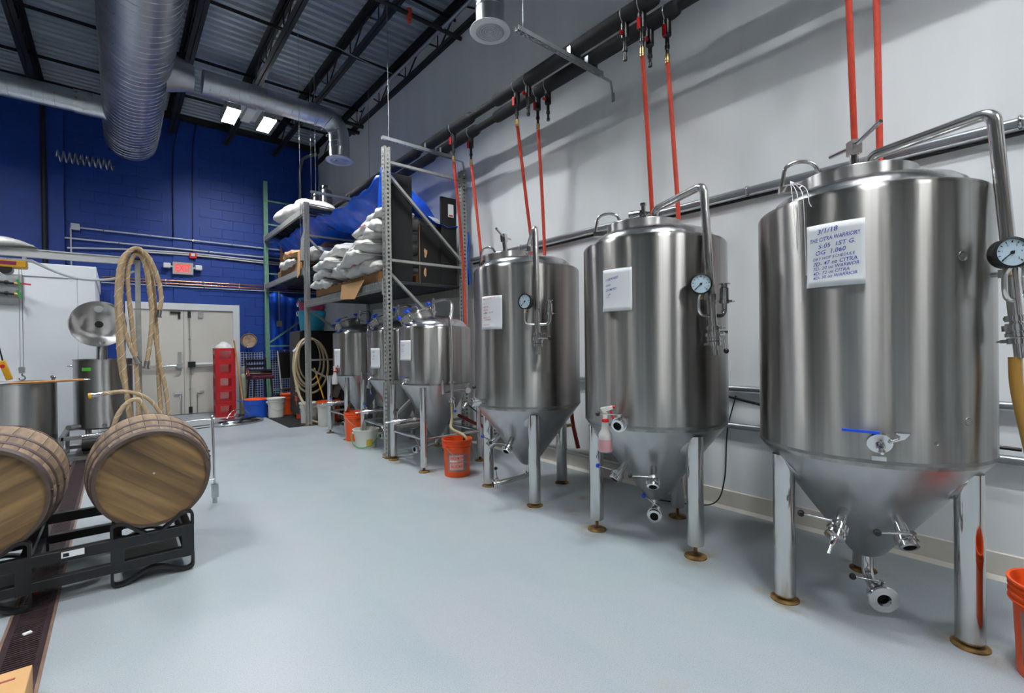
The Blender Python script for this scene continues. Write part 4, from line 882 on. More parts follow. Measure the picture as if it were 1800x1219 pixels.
for (y, zs_, dg, mat) in ((RY[0], (3.50, 2.34, 0.35), ((3.36, 2.45), (2.19, 1.28), (0.45, 1.25)), 'rack_grey'), (RY[1], (3.2, 1.10, 0.30), ((3.15, 2.2), (1.95, 1.2), (0.95, 0.35)), 'rack_grey'), (RY[2], (4.45, 3.95, 2.9, 1.35, 0.4), ((1.42, 2.15),), 'rack_green')):
    for z in zs_: brace((a, y, z), (b, y, z), mat)
    for (z0, z1) in dg: brace((a, y + 0.02, z0), (b, y + 0.02, z1), mat)
def beam(y0, y1, z, h=0.10, xs=(RX0 - 0.02, RX1 + 0.02)):
    for x in xs:
        bm = W(t).b2((x - 0.022, y0 + 0.04, z - h), (x + 0.022, y1 - 0.04, z)).build('beam', 'rack_grey', t, bevel=0.004)
        for y in (y0 + 0.045, y1 - 0.045): W(t).b2((x - 0.03, y - 0.005, z - h - 0.05), (x + 0.03, y + 0.005, z + 0.03)).build('end_plate', 'rack_grey', bm)
Z1, Z2, Z3 = 2.09, 2.66, 3.67
beam(RY[0], RY[1], Z1, 0.11); beam(RY[1], RY[2], Z2, 0.10); beam(RY[1], RY[2], Z3, 0.10)
def rdeck(y0, y1, z):
    n = max(1, int((y1 - y0) / 0.95)); L = (y1 - y0) / n
    for k in range(n):
        m = W(t); a_ = y0 + k * L + 0.01
        nn = 9
        for i in range(nn):
            u = a_ + (L - 0.02) * i / nn; d_ = (L - 0.02) / nn
            m.b2((RX0, u, z - 0.004), (RX1, u + d_ * 0.6, z)); m.b2((RX0, u + d_ * 0.6, z - 0.03), (RX1, u + d_, z - 0.026)); m.b2((RX0, u + d_ * 0.6, z - 0.03), (RX1, u + d_ * 0.6 + 0.003, z)); m.b2((RX0, u + d_ - 0.003, z - 0.03), (RX1, u + d_, z))
        m.build('deck_panel', 'deck_steel', t)
rdeck(RY[0] + 0.06, RY[1] - 0.06, Z1 + 0.02); rdeck(RY[1] + 0.06, RY[2] - 0.06, Z2 + 0.02); rdeck(RY[1] + 0.06, RY[2] - 0.06, Z3 + 0.02)
# wire lip of the lower deck on the aisle side
m = W(t)
for i in range(58): m.cyl((RX0 - 0.046, 5.35 + i * 0.05, Z1 - 0.085), (RX0 - 0.046, 5.35 + i * 0.05, Z1 + 0.015), 0.0028, n=5)
for z in (Z1 - 0.08, Z1 - 0.01): m.cyl((RX0 - 0.046, 5.33, z), (RX0 - 0.046, 8.25, z), 0.0028, n=5)
m.build('wire_lip', 'galvanised', t, kind='stuff')

# pallets
def pallet(label, x, y, z, lx, ly):
    t = thing('wooden_pallet', label, 'pallet', (x, y, z), 0, 'pallets on the rack')
    n = max(4, int(ly / 0.18))
    for i in range(n): MB().box((0, -ly / 2 + ly * (i + 0.5) / n, 0.125), (lx, ly / n * 0.72, 0.018)).build('top_board', 'pallet_wood', t)
    for i in range(3): MB().box((-lx / 2 + 0.02 + (lx - 0.04) * i / 2, 0, 0.067), (0.038, ly, 0.097)).build('stringer', 'pallet_wood', t)
    for i in range(3): MB().box((0, -ly / 2 + 0.05 + (ly - 0.1) * i / 2, 0.009), (lx, 0.1, 0.018)).build('bottom_board', 'pallet_wood', t)
PT = 0.134
D1, D2, D3 = Z1 + 0.021, Z2 + 0.021, Z3 + 0.021
pallet('long pallet under the big white sack pile', 3.0, 6.72, D1, 1.0, 2.45)
pallet('pallet under the sacks on the far middle shelf', 3.0, 9.5, D2, 1.0, 1.6)

# malt sacks
def sack_mesh(L, Wd, H, seed, bend=0.0, droop=0.0):
    rnd = random.Random(seed); ph = [rnd.uniform(0, 6.28) for _ in range(9)]
    nu, nv = 22, 20
    vs = []; fs = []
    for i in range(nu + 1):
        s = -1 + 2 * i / nu
        e = max(0.0, 1 - abs(s) ** 5) ** 0.5
        hh = H / 2 * (0.12 + 0.88 * e) * (1 + 0.10 * math.sin(3.1 * s + ph[0])); ww = Wd / 2 * (0.90 + 0.10 * e) * (1 + 0.05 * math.sin(4 * s + ph[1]))
        for j in range(nv):
            a = 2 * PI * j / nv; c, sn = math.cos(a), math.sin(a)
            x = ww * math.copysign(abs(c) ** 0.75, c); z = hh * math.copysign(abs(sn) ** 0.85, sn)
            w_ = 0.012 * math.sin(7 * s + 3 * a + ph[2]) + 0.010 * math.sin(11 * s - 2 * a + ph[3]) + 0.007 * math.sin(17 * s + 5 * a + ph[4])
            x *= 1 + w_ * 2; z += w_ * e + 0.02 * math.sin(2.2 * s + ph[5]) * e
            z += bend * (s * s) - droop * max(0, s - 0.3) ** 2
            vs.append((x, s * L / 2, z + H / 2))
    for i in range(nu):
        for j in range(nv): fs.append((i * nv + j, i * nv + (j + 1) % nv, (i + 1) * nv + (j + 1) % nv, (i + 1) * nv + j))
    fs.append(tuple(range(nv))); fs.append(tuple(reversed(range(nu * nv, nu * nv + nv))))
    return MB().add(vs, fs, True)
def sack(label, x, y, z, L=0.82, Wd=0.44, H=0.16, rz=0.0, ink=None, mark='', seed=1, bend=-0.02, droop=0.0, tilt=0.0, mat='sack', grp='malt sacks on the rack', roll=0.0):
    t = thing('malt_sack', label, 'sack', (x, y, z), 0, grp); t.rotation_euler = (tilt, roll, rz)
    m = sack_mesh(L, Wd, H, seed, bend, droop); b = m.build('bag', mat, t)
    if ink:
        # print wraps the aisle-facing edge of the bag
        me = MB(); sd = random.Random(seed)
        def fn(u, v):
            s = u / (L / 2); hh = H / 2 * (0.12 + 0.88 * max(0, 1 - abs(s) ** 5) ** 0.5); a = PI - v
            return Vector((-(Wd / 2) * (abs(math.cos(v)) ** 0.75) * 1.05 - 0.004, u, H / 2 + hh * 1.05 * math.copysign(abs(math.sin(v)) ** 0.85, math.sin(v)) + 0.006 + bend * s * s - droop * max(0, s - 0.3) ** 2))
        text(me, mark, 0, 0, 0.09, lambda X_, Y_: fn(0.20 - X_, 0.15 + Y_ * 7), 0.1)
        if me.v: me.build('print', ink, t, kind='stuff')
    return t
B = D1 + PT
sacks = [
 ('white malt sack at the bottom far left of the big pile', 2.652, 7.62, B - 0.02, dict(seed=3, ink='green_plastic', mark='CC', rz=0.05)),
 ('white malt sack second from the bottom at the far left of the big pile', 2.644, 7.60, B + 0.12, dict(seed=4, rz=-0.08, L=0.95)),
 ('long white malt sack with green print in the far half of the big pile', 2.610, 7.42, B + 0.25, dict(seed=5, ink='green_plastic', mark='GOLD', rz=-0.12, L=1.05, H=.17)),
 ('plump white malt sack with dark lettering on top of the far half of the pile', 2.684, 7.25, B + 0.40, dict(seed=6, ink='grey_ink', mark='CRISP', rz=-0.03, L=1.0, H=.19)),
 ('white malt sack lying across the middle of the pile near the deck', 2.624, 6.78, B + 0.06, dict(seed=7, ink='grey_ink', mark='MALT', rz=-0.16, L=1.0, tilt=0.08)),
 ('white malt sack at the bottom near end of the pile above the cardboard flap', 2.642, 6.02, B - 0.01, dict(seed=8, ink='red_ink', mark='2-ROW', rz=0.04, L=1.0, H=.2)),
 ('white malt sack second layer at the near end of the pile', 2.533, 6.20, B + 0.14, dict(seed=9, rz=-0.1, L=1.0, tilt=-0.06)),
 ('white malt sack third layer at the near end of the pile with red dot', 2.577, 6.05, B + 0.26, dict(seed=10, ink='red_ink', mark='R', rz=-0.14, L=0.95, tilt=-0.05)),
 ('white malt sack fourth layer at the near end, long and bent', 2.644, 5.98, B + 0.37, dict(seed=12, rz=-0.06, L=0.95, tilt=-0.1)),
 ('white malt sack with red lettering beside the near rack upright', 2.635, 5.78, B + 0.47, dict(seed=13, ink='red_ink', mark='RAHR', rz=0.02, L=0.82, H=.18)),
 ('topmost white malt sack leaning up to the near rack upright', 2.700, 5.74, B + 0.61, dict(seed=14, rz=0.0, L=0.78, tilt=-0.16)),
 ('white malt sack lying low in the wall-side row of the pile', 3.25, 6.0, B - 0.01, dict(seed=15, L=0.95)),
 ('white malt sack second layer in the wall-side row of the pile', 3.25, 5.98, B + 0.15, dict(seed=16, L=0.9)),
 ('white malt sack third layer in the wall-side row of the pile', 3.23, 6.0, B + 0.31, dict(seed=17, L=0.95)),
 ('white malt sack fourth layer in the wall-side row of the pile', 3.26, 5.96, B + 0.47, dict(seed=18, L=0.9)),
 ('white printed malt sack atop the wall-side row between black boards', 3.20, 5.9, B + 0.62, dict(seed=19, L=0.9, H=.2)),
 ('white malt sack low in the far wall-side row', 3.25, 7.3, B - 0.01, dict(seed=20, L=1.0)),
 ('white malt sack upper in the far wall-side row', 3.25, 7.3, B + 0.15, dict(seed=21, L=1.0)),
]
for (lab, x, y, z, k) in sacks: sack(lab, x, y, z, **k)
B2 = D2 + PT
sack('brown paper sack on the far middle shelf of the rack', 2.66, 9.35, B2 + 0.14, L=0.9, H=0.15, mat='brown_sack', seed=31, grp='sacks on the far middle shelf')
sack('white sack with brown end on the far middle shelf of the rack', 2.64, 9.55, B2, L=0.95, H=0.16, seed=32, grp='sacks on the far middle shelf')
sack('grey-white sack just right of the mid rack upright on the far shelf', 2.8, 8.75, B2 + 0.06, L=0.8, H=0.22, seed=33, grp='sacks on the far middle shelf')
sack('brown paper sack behind the mid rack upright', 3.1, 8.95, B2 + 0.22, L=0.85, H=0.18, mat='brown_sack', seed=34, grp='sacks on the far middle shelf')
sack('large white sack slumped on the top shelf of the rack', 2.72, 9.3, D3, L=1.5, Wd=0.6, H=0.30, seed=35, bend=-0.05, rz=0.1, grp='sacks on the top shelf')
sack('flat empty white sack at the near edge of the top shelf', 3.0, 8.75, D3, L=0.55, Wd=0.5, H=0.06, seed=36, grp='sacks on the top shelf')

# kegs on the top shelf
for i, (x, y, lab) in enumerate(((3.08, 9.15, 'nearest and tallest-looking of three slim steel kegs on the top shelf'), (3.08, 9.72, 'middle of three slim steel kegs on the top shelf'), (3.08, 10.3, 'farthest of three slim steel kegs on the top shelf'))):
    k = thing('slim_keg', lab, 'keg', (x, y, D3), 0, 'steel kegs on the top shelf'); hgt = 0.66
    MB().lathe([(0, 0.01), (0.10, 0.01), (0.112, 0), (0.117, 0.012), (0.117, 0.06), (0.112, 0.066), (0.117, 0.075), (0.118, 0.25), (0.122, 0.255), (0.118, 0.262), (0.118, 0.42), (0.122, 0.425), (0.118, 0.432), (0.118, hgt - 0.1), (0.10, hgt - 0.05), (0.03, hgt - 0.035), (0, hgt - 0.035)], 40).build('keg_body', 'kettle_steel', k)
    MB().lathe([(0.108, hgt - 0.09), (0.112, hgt - 0.012), (0.106, hgt), (0.100, hgt - 0.012), (0.098, hgt - 0.07)], 40).build('top_chime', 'polished_steel', k)
    MB().cyl((0, 0, hgt - 0.05), (0, 0, hgt - 0.012), 0.028).build('keg_valve', 'fitting_steel', k)

# black foam boards at the near end of the deck
YB = 5.37
for (lab, x0, x1, h, y) in (('tall black board at the near end of the sack pile next to the rack upright', 2.535, 2.86, 1.32, YB), ('shorter black board with chipped edge in the middle of the near end', 2.97, 3.30, 0.76, YB + 0.03), ('black board with a small white sticker beside the wall-side upright', 3.275, 3.60 - 0.09, 1.16, YB - 0.01)):
    t = thing('black_board', lab, 'board', ((x0 + x1) / 2, y, D1), 0, 'black boards closing the near end of the rack')
    MB().box((0, 0, h / 2), (x1 - x0, 0.035, h)).build('panel', 'black_board', t, bevel=0.003)
    if 'sticker' in lab: MB().box((0.03, -0.0185, h - 0.17), (0.085, 0.002, 0.17)).build('sticker', 'paper', t); MB().box((0.03, -0.0198, h - 0.235), (0.06, 0.001, 0.02)).build('sticker_bar', 'red_ink', t)
    if 'chipped' in lab: MB().box((-(x1 - x0) / 2 + 0.004, -0.0185, h / 2), (0.008, 0.002, h)).build('raw_edge', 'pallet_wood', t); MB().add([(-0.075 + 0.024 * math.cos(k * 0.7) * (1 + 0.4 * math.sin(k * 2.3)), -0.0185, 0.40 + 0.055 * math.sin(k * 0.7) * (1 + 0.3 * math.cos(k * 1.9))) for k in range(9)], [tuple(range(9))]).add([(-0.085 + 0.016 * math.cos(k * 0.7) * (1 + 0.5 * math.sin(k * 1.7)), -0.0185, 0.15 + 0.06 * math.sin(k * 0.7)) for k in range(9)], [tuple(range(9))]).build('chip', 'cardboard', t, kind='stuff')

# cardboard
def board(name, lab, pts, mat='cardboard', th=0.006, grp='cardboard on the rack', cat='cardboard'):
    m = MB().add(pts, [tuple(range(len(pts)))]); return solo(name, m, mat, lab, cat, grp, solid=th)
xf = RX0 - 0.055
board('cardboard_flap', 'tan cardboard flap hanging over the front edge of the lower deck', [(xf - 0.01, 6.55, 2.17), (xf - 0.04, 6.52, 1.97), (xf - 0.05, 5.99, 1.93), (xf + 0.0, 5.80, 2.16)])
board('cardboard_flap', 'narrow cardboard flap hanging beside the mid rack upright', [(xf, 8.62, 2.95), (xf - 0.02, 8.62, 2.5), (xf - 0.02, 8.47, 2.56), (xf, 8.45, 2.98)])
board('cardboard_sheet', 'brown cardboard sheet standing behind the sacks on the far shelf', [(2.55, 10.35, D2), (3.4, 10.35, D2), (3.4, 10.35, D2 + 0.48), (2.62, 10.35, D2 + 0.52), (2.55, 10.30, D2 + 0.72)], 'cardboard_dark')
board('cardboard_flap', 'grey cardboard flap standing up left of the mid rack upright', [(2.5, 8.55, B2 + 0.0), (2.5, 8.85, B2 + 0.03), (2.5, 8.72, B2 + 0.40), (2.5, 8.60, B2 + 0.48)], 'rack_grey')

# blue tarp
t = thing('blue_tarp', 'blue plastic tarp slung through the rack above the sacks', 'tarp', (3.0, 8.0, 3.0))
def tz(u): return 3.50 - 0.40 * math.sin(PI * min(1, u * 1.0)) ** 1.1
def wrk(x, y): return 0.022 * math.sin(9 * y + 5 * x) + 0.014 * math.sin(17 * y - 11 * x + 1) + 0.01 * math.sin(31 * x + 13 * y)
def sheet1(a, b):                                    # b: 0 aisle edge .. 1 wall edge
    y = 5.33 + a * 3.0; x = 2.55 + b * 0.98
    zf = 3.47 - 0.36 * math.sin(PI * min(1, a * 1.15)) ** 1.0 if a < 0.87 else 3.47 - 0.36 * math.sin(PI * 1.0) 
    zf = 3.49 - 0.13 * math.sin(PI * a)
    return Vector((x, y, zf - (0.52 * (1 - a) + 0.16) * (1 - (1 - b) ** 2.2) + 0.18 * max(0, b - 0.55) + wrk(x, y)))
W(t).grid(sheet1, 48, 26).build('near_sling', 'tarp', t, solid=0.003)
def sheet2(a, b):
    y = 8.36 + a * 2.65; x = 2.53 + b * 0.98
    return Vector((x, y, 3.53 - 0.10 * math.sin(PI * a) - 0.42 * math.sin(PI * b * 0.9) * (0.4 + 0.6 * math.sin(PI * a)) + wrk(x, y)))
W(t).grid(sheet2, 44, 22).build('far_sling', 'tarp', t, solid=0.003)
def sheet3(a, b):
    x = 2.54 + a * 0.78; top = 3.54 - 0.50 * a ** 1.6
    return Vector((x, 5.55 + 0.12 * b + 0.02 * math.sin(14 * a + 4 * b) , top - b * (0.62 - 0.35 * a)))
W(t).grid(sheet3, 30, 16).build('near_flap', 'tarp', t, solid=0.003)
W(t).grid(lambda a, b: Vector((3.60 + 0.015 * math.sin(9 * b), 5.19 + a * 0.09 * (0.3 + 0.7 * b), 2.82 - b * 0.70)), 4, 14).build('hanging_strip', 'tarp', t, solid=0.003)
W(t).tube([(2.60, 5.34, 3.36), (2.55, 5.31, 3.25), (2.50, 5.29, 3.02)], 0.003, 5).build('tie_cord', 'hose_thread', t)

# ============================================================ buckets
def bucket(label, x, y, mat, h=0.37, r0=0.128, r1=0.15, lid=None, rings=3, bail='conduit', rz=0.0, content=None, z=0.0, name='bucket', grp='plastic buckets', ringtop=0.02):
    t = thing(name, label, 'bucket', (x, y, z), rz, grp)
    prof = [(0, 0.008), (r0 - 0.01, 0.004), (r0, 0), (r0 + 0.002, 0.01)]
    zz = h - 0.085
    for i in range(4): prof.append((r0 + (r1 - 0.008 - r0) * (i + 1) / 4 * (zz / h), 0.01 + zz * (i + 1) / 4 * 0.98))
    rr = r1 - 0.006
    for k in range(rings):
        z0 = zz + k * 0.026; prof += [(rr + 0.009, z0 + 0.002), (rr + 0.010, z0 + 0.008), (rr, z0 + 0.012), (rr, z0 + 0.02)]
    prof += [(r1, h - 0.012), (r1 + 0.006, h - 0.008), (r1 + 0.006, h), (r1 - 0.004, h), (r1 - 0.010, h - 0.02), (r0 - 0.006, 0.02), (0, 0.018)]
    MB().lathe(prof, 40).build('pail', mat, t)
    if bail:
        m = MB(); a_ = [(-(r1 + 0.012) * math.cos(PI * i / 14), -0.012 - 0.09 * math.sin(PI * i / 14), h - 0.06 - 0.16 * math.sin(PI * i / 14)) for i in range(15)]
        m.tube([(p[0], -math.sqrt(max(0, (r1 + 0.012) ** 2 - p[0] ** 2)) * 0.99 - 0.004, p[2]) for p in a_], 0.003 if bail == 'conduit' else 0.006, 6); m.build('bail_handle', bail, t)
        for s in (-1, 1): MB().cyl((s * (r1 - 0.01), 0, h - 0.06), (s * (r1 + 0.016), 0, h - 0.06), 0.014, n=12).build('handle_boss', mat, t)
    if lid:
        MB().lathe([(r1 + 0.010, h - 0.022), (r1 + 0.013, h - 0.016), (r1 + 0.013, h + 0.008), (r1 + 0.004, h + 0.012), (r1 - 0.008, h + 0.010), (r1 - 0.014, h + 0.002), (0, h + 0.004)], 40).build('lid', lid, t)
    return t
def wrap_label(t, r0, r1, h, az0, az1, z0, z1, mat, lines=(), ink='label_red', name='label', off=0.0012):
    def fn(u, v, o=0.0): z = z0 + (z1 - z0) * v; return pol(r0 + (r1 - 0.008 - r0) * z / h + off + o, az0 + (az1 - az0) * u, z)
    p = MB().grid(lambda a, b: fn(a, b), 12, 4).build(name, mat, t)
    if lines:
        m = MB(); W_ = math.radians(az1 - az0) * r0; H_ = z1 - z0
        for (s, x, y, sz, rt) in lines: text(m, s, x * W_, y * H_, sz * H_, lambda X_, Y_: fn(X_ / W_, Y_ / H_, 0.0012), 0.0, rt)
        m.build('lettering', ink, p, kind='stuff')
    return p
OB = bucket('orange bucket with printed front label and a hose in it, beside the third fermenter', 2.66, 4.09, 'orange_plastic', rz=0.2)
wrap_label(OB, 0.128, 0.15, 0.37, -178, -88, 0.06, 0.235, 'label_grey'); wrap_label(OB, 0.128, 0.15, 0.37, -168, -108, 0.075, 0.225, 'label_pink', [("HOMER'S", .10, .70, .24, .05), ('ALL-PURPOSE', .02, .42, .17, .05), ('BUCKET', .12, .14, .24, .05)], off=0.0024)
MB().box(pol(0.142, -150, 0.165), (0.002, 0.075, 0.014), math.radians(-150)).build('tape_strip', 'paper', OB)
t = thing('blow_off_hose', 'tan hose dropping from the near short fermenter into the orange bucket', 'hose', (2.68, 4.15, 0.1))
W(t).tube(spline([(2.73, 4.29, 0.72), (2.72, 4.27, 0.55), (2.68, 4.22, 0.45), (2.70, 4.02, 0.40), (2.72, 3.99, 0.32), (2.70, 4.03, 0.12)], 8), 0.016, 12).build('hose_line', 'hose_clear', t)
W(t).box((2.72, 4.03, 0.36), (0.03, 0.03, 0.09)).box((2.715, 4.05, 0.40), (0.02, 0.05, 0.03)).build('hose_clip', 'black_plastic', t)
OR = bucket('orange bucket cut off by the right edge of the picture', 2.765, 0.045, 'orange_plastic', rz=0.6)
wrap_label(OR, 0.128, 0.15, 0.37, 92, 180, 0.05, 0.26, 'label_grey'); wrap_label(OR, 0.128, 0.15, 0.37, 112, 165, 0.08, 0.23, 'label_pink', [("HOMER'S", .10, .70, .24, .05), ('ALL-PURPOSE', .02, .42, .17, .05), ('BUCKET', .12, .14, .24, .05)], off=0.0024)
t = thing('blow_off_hose', 'amber hose hanging from the rightmost fermenter pipe into the bucket', 'hose', (2.75, 0.16, 0.1))
W(t).tube(spline([(2.785, 0.172, 1.245), (2.785, 0.165, 1.1), (2.79, 0.120, 0.8), (2.78, 0.08, 0.5), (2.76, 0.05, 0.06)], 8), 0.021, 14).build('hose_line', 'hose_amber', t)
bucket('white tub with a green handle and small yellow label beside the rack upright', 2.50, 6.02, 'white_plastic', h=0.24, r0=0.125, r1=0.165, rings=0, bail='green_plastic', rz=-0.7)
o_ = bpy.data.objects['bucket.002']; wrap_label(o_, 0.125, 0.165, 0.24, -70, -35, 0.02, 0.12, 'yellow_label')
bucket('orange bucket under the tap of the half hidden short fermenter', 2.58, 6.58, 'orange_plastic', h=0.40, rz=0.3)
bucket('white bucket with an orange lid beside the mid rack upright', 2.70, 8.15, 'white_plastic', h=0.40, lid='orange_plastic', rings=2, bail=None)
bucket('white bucket with green print just right of the mid rack upright, lidded', 2.56, 8.62, 'white_plastic', h=0.35, lid='white_plastic', rings=2, bail=None)
bucket('orange bucket behind the lidded white one, beyond the mid upright', 2.93, 8.55, 'orange_plastic', h=0.36, rings=2, bail=None)
bucket('white bucket with faint print standing beside the blue tub', 2.30, 9.75, 'white_plastic', h=0.36, lid='white_plastic', rings=2)
bucket('orange bucket behind the white bucket by the blue tub', 2.60, 10.02, 'orange_plastic', h=0.40, lid='orange_plastic', rings=2, bail=None)
bucket('orange bucket nearest the hanging hose coil', 2.66, 9.25, 'orange_plastic', h=0.42, rings=2, bail=None)
bucket('white bucket stacked inside the orange one near the hose coil', 2.66, 9.25, 'white_plastic', h=0.36, z=0.22, r0=0.12, r1=0.142, rings=2, bail=None)
b_ = bucket('big blue tub with an orange lid inside it, in front of the stool', 2.02, 10.02, 'blue_plastic', h=0.34, r0=0.19, r1=0.225, rings=1, bail=None, name='tub')
MB().lathe([(0.205, 0.325), (0.208, 0.345), (0.18, 0.36), (0, 0.365)], 36).build('orange_lid', 'orange_plastic', b_); MB().box((-0.27, 0, 0.33), (0.09, 0.07, 0.015)).box((0.27, 0, 0.33), (0.09, 0.07, 0.015)).build('grip', 'blue_plastic', b_, kind='stuff')

# ============================================================ walk-in cooler
t = thing('walk_in_cooler', 'white panelled walk-in cooler beside the double door', 'cooler', (-1.6, 10.2, 0))
CX0, CX1, CY0, CY1 = -3.4, -0.225, 9.02, 11.38
seams = [CX0, -2.6, -1.75, -0.955, -0.415, CX1]
W(t).b2((CX0 + 0.01, CY0 + 0.01, 0.10), (CX1 - 0.01, CY1, 2.3)).build('core', 'cooler_panel', t)
for i in range(5): W(t).b2((seams[i] + 0.003, CY0, 0.12), (seams[i + 1] - 0.003, CY0 + 0.03, 2.31)).build('front_panel', 'cooler_panel', t)
for i in range(3): W(t).b2((CX1 - 0.03, CY0 + i * 0.78 + 0.033, 0.12), (CX1, CY0 + (i + 1) * 0.78 - 0.003, 2.31)).build('side_panel', 'cooler_panel', t)
W(t).b2((CX0, CY0 - 0.015, 2.315), (CX1 + 0.015, CY1, 2.50)).build('roof_cap', 'cooler_panel', t, bevel=0.008)
W(t).b2((CX0, CY0 - 0.02, 0), (CX1 + 0.02, CY1, 0.12)).build('kick_base', 'white_trim', t)
# valve board on its front
t = thing('valve_board', 'small steel plate with black fittings and green levers on the cooler front', 'valve board', (-1.1, 9.0, 1.9))
W(t).b2((-1.32, 8.995, 1.92), (-0.95, 9.015, 2.33)).build('plate', 'galvanised', t)
for i, z in enumerate((2.22, 2.08)):
    p = W(t).cyl((-1.22, 8.93, z), (-1.0, 8.93, z - 0.02), 0.016).cyl((-1.16, 8.93, z), (-1.16, 9.0, z), 0.014).ball((-1.20, 8.93, z), 0.032, 10).ball((-1.09, 8.93, z - 0.01), 0.028, 10).build('tap_line', 'black_plastic', t)
    W(t).cyl((-1.02, 8.93, z - 0.02), (-0.97, 8.93, z - 0.025), 0.018).build('brass_end', 'brass', p); W(t).bar((-0.99, 8.90, z + 0.03), (-0.95, 8.90, z - 0.07), 0.028, 0.008, (0, 1, 0)).build('green_lever', 'green_plastic', p)
W(t).bar((-0.96, 8.90, 2.20), (-0.86, 8.90, 2.19), 0.02, 0.01, (0, 1, 0)).build('red_lever', 'red_handle', t)

# ============================================================ gantry with hoist
GY = 7.62; GX = 0.215
t = thing('hoist_gantry', 'aluminium gantry beam on square posts above the kettles', 'gantry', (GX, GY, 0))
W(t).b2((GX - 0.028, GY - 0.028, 0.01), (GX + 0.028, GY + 0.028, 2.44)).build('post', 'rack_grey', t, bevel=0.003); W(t).b2((-3.0, GY - 0.028, 0.01), (-2.944, GY + 0.028, 2.40)).build('post', 'rack_grey', t)
for x in (GX, -2.972): W(t).b2((x - 0.08, GY - 0.08, 0), (x + 0.08, GY + 0.08, 0.012)).build('base_plate', 'rack_grey', t)
m = W(t).b2((-3.05, GY - 0.03, 2.455), (GX - 0.10, GY + 0.03, 2.468)).b2((-3.05, GY - 0.03, 2.375), (GX - 0.10, GY + 0.03, 2.388)).b2((-3.05, GY - 0.005, 2.375), (GX - 0.10, GY + 0.005, 2.468)); m.build('beam', 'alu', t)
W(t).b2((GX - 0.14, GY - 0.02, 2.39), (GX, GY + 0.02, 2.45)).build('beam_saddle', 'rack_grey', t); W(t).b2((GX - 0.03, GY - 0.03, 2.44), (GX + 0.03, GY + 0.03, 2.46)).build('post_cap', 'black_plastic', t)
t = thing('chain_hoist', 'yellow electric hoist hanging from the gantry beam with hook and pendant', 'hoist', (-0.9, GY, 2.2))
W(t).b2((-1.25, GY - 0.09, 2.24), (-0.765, GY + 0.09, 2.32)).build('body', 'yellow_paint', t, bevel=0.012)
W(t).cyl((-1.12, GY - 0.10, 2.22), (-1.12, GY + 0.10, 2.22), 0.085, n=20).cyl((-0.93, GY - 0.07, 2.22), (-0.93, GY + 0.07, 2.22), 0.055, n=20).build('drum', 'black_plastic', t, kind='stuff')
W(t).b2((-1.25, GY - 0.05, 2.32), (-0.72, GY + 0.05, 2.345)).b2((-0.80, GY - 0.05, 2.34), (-0.77, GY + 0.05, 2.372)).b2((-1.2, GY - 0.05, 2.34), (-1.17, GY + 0.05, 2.372)).build('trolley_plate', 'galvanised', t)
W(t).b2((-1.02, GY - 0.092, 2.265), (-0.84, GY - 0.089, 2.305)).build('rating_plate', 'maroon_plastic', t)
for dx in (-0.012, 0.012): W(t).cyl((-0.82 + dx, GY, 1.12), (-0.82 + dx, GY, 2.24), 0.0028, n=6).build('hoist_cable', 'fitting_steel', t)
hb = W(t).box((-0.82, GY, 1.10), (0.05, 0.035, 0.07)).cyl((-0.82, GY - 0.02, 1.11), (-0.82, GY + 0.02, 1.11), 0.028).build('hook_block', 'galvanised', t)
W(t).tube([(-0.82, GY, 1.07), (-0.82, GY, 1.04)] + [(-0.82 + 0.025 * math.sin(a), GY, 1.012 + 0.025 * math.cos(a)) for a in [i * PI / 6 for i in range(10)]], 0.007, 8).build('hook', 'fitting_steel', hb)
W(t).tube(spline([(-1.0, GY - 0.06, 2.22), (-1.02, GY - 0.08, 1.9), (-1.0, GY - 0.09, 1.5), (-0.955, GY - 0.09, 1.20)], 6), 0.007, 8).build('pendant_cable', 'black_rubber', t)
pd = W(t).bar((-0.965, GY - 0.09, 1.21), (-0.905, GY - 0.09, 1.0), 0.055, 0.05, (0, 1, 0)).build('pendant', 'yellow_paint', t, bevel=0.008); W(t).cyl((-0.955, GY - 0.115, 1.15), (-0.955, GY - 0.135, 1.15), 0.02).build('stop_button', 'red_handle', pd)
t = thing('supply_cable', 'white power cable sagging from the hoist to the gantry post', 'cable', (-0.3, GY, 2.1)); W(t).tube(spline([(-0.74, GY, 2.34), (-0.55, GY, 2.24), (-0.35, GY, 2.17), (-0.1, GY, 2.17), (0.05, GY, 2.22), (0.18, GY, 2.30)], 6), 0.016, 10).build('cable', 'white_conduit', t)
t = thing('hoist_bag', 'grey folded cover lying on the gantry beam above the hoist', 'cover', (-0.95, GY + 0.02, 2.47)); W(t).grid(lambda a, b: Vector((-1.3 + a * 0.62, GY - 0.10 + b * 0.24, 2.475 + 0.10 * math.sin(PI * a) ** 0.5 * math.sin(PI * b) ** 0.5 + 0.012 * math.sin(9 * a + 7 * b))), 14, 8).build('cloth', 'rack_grey', t, solid=0.004)

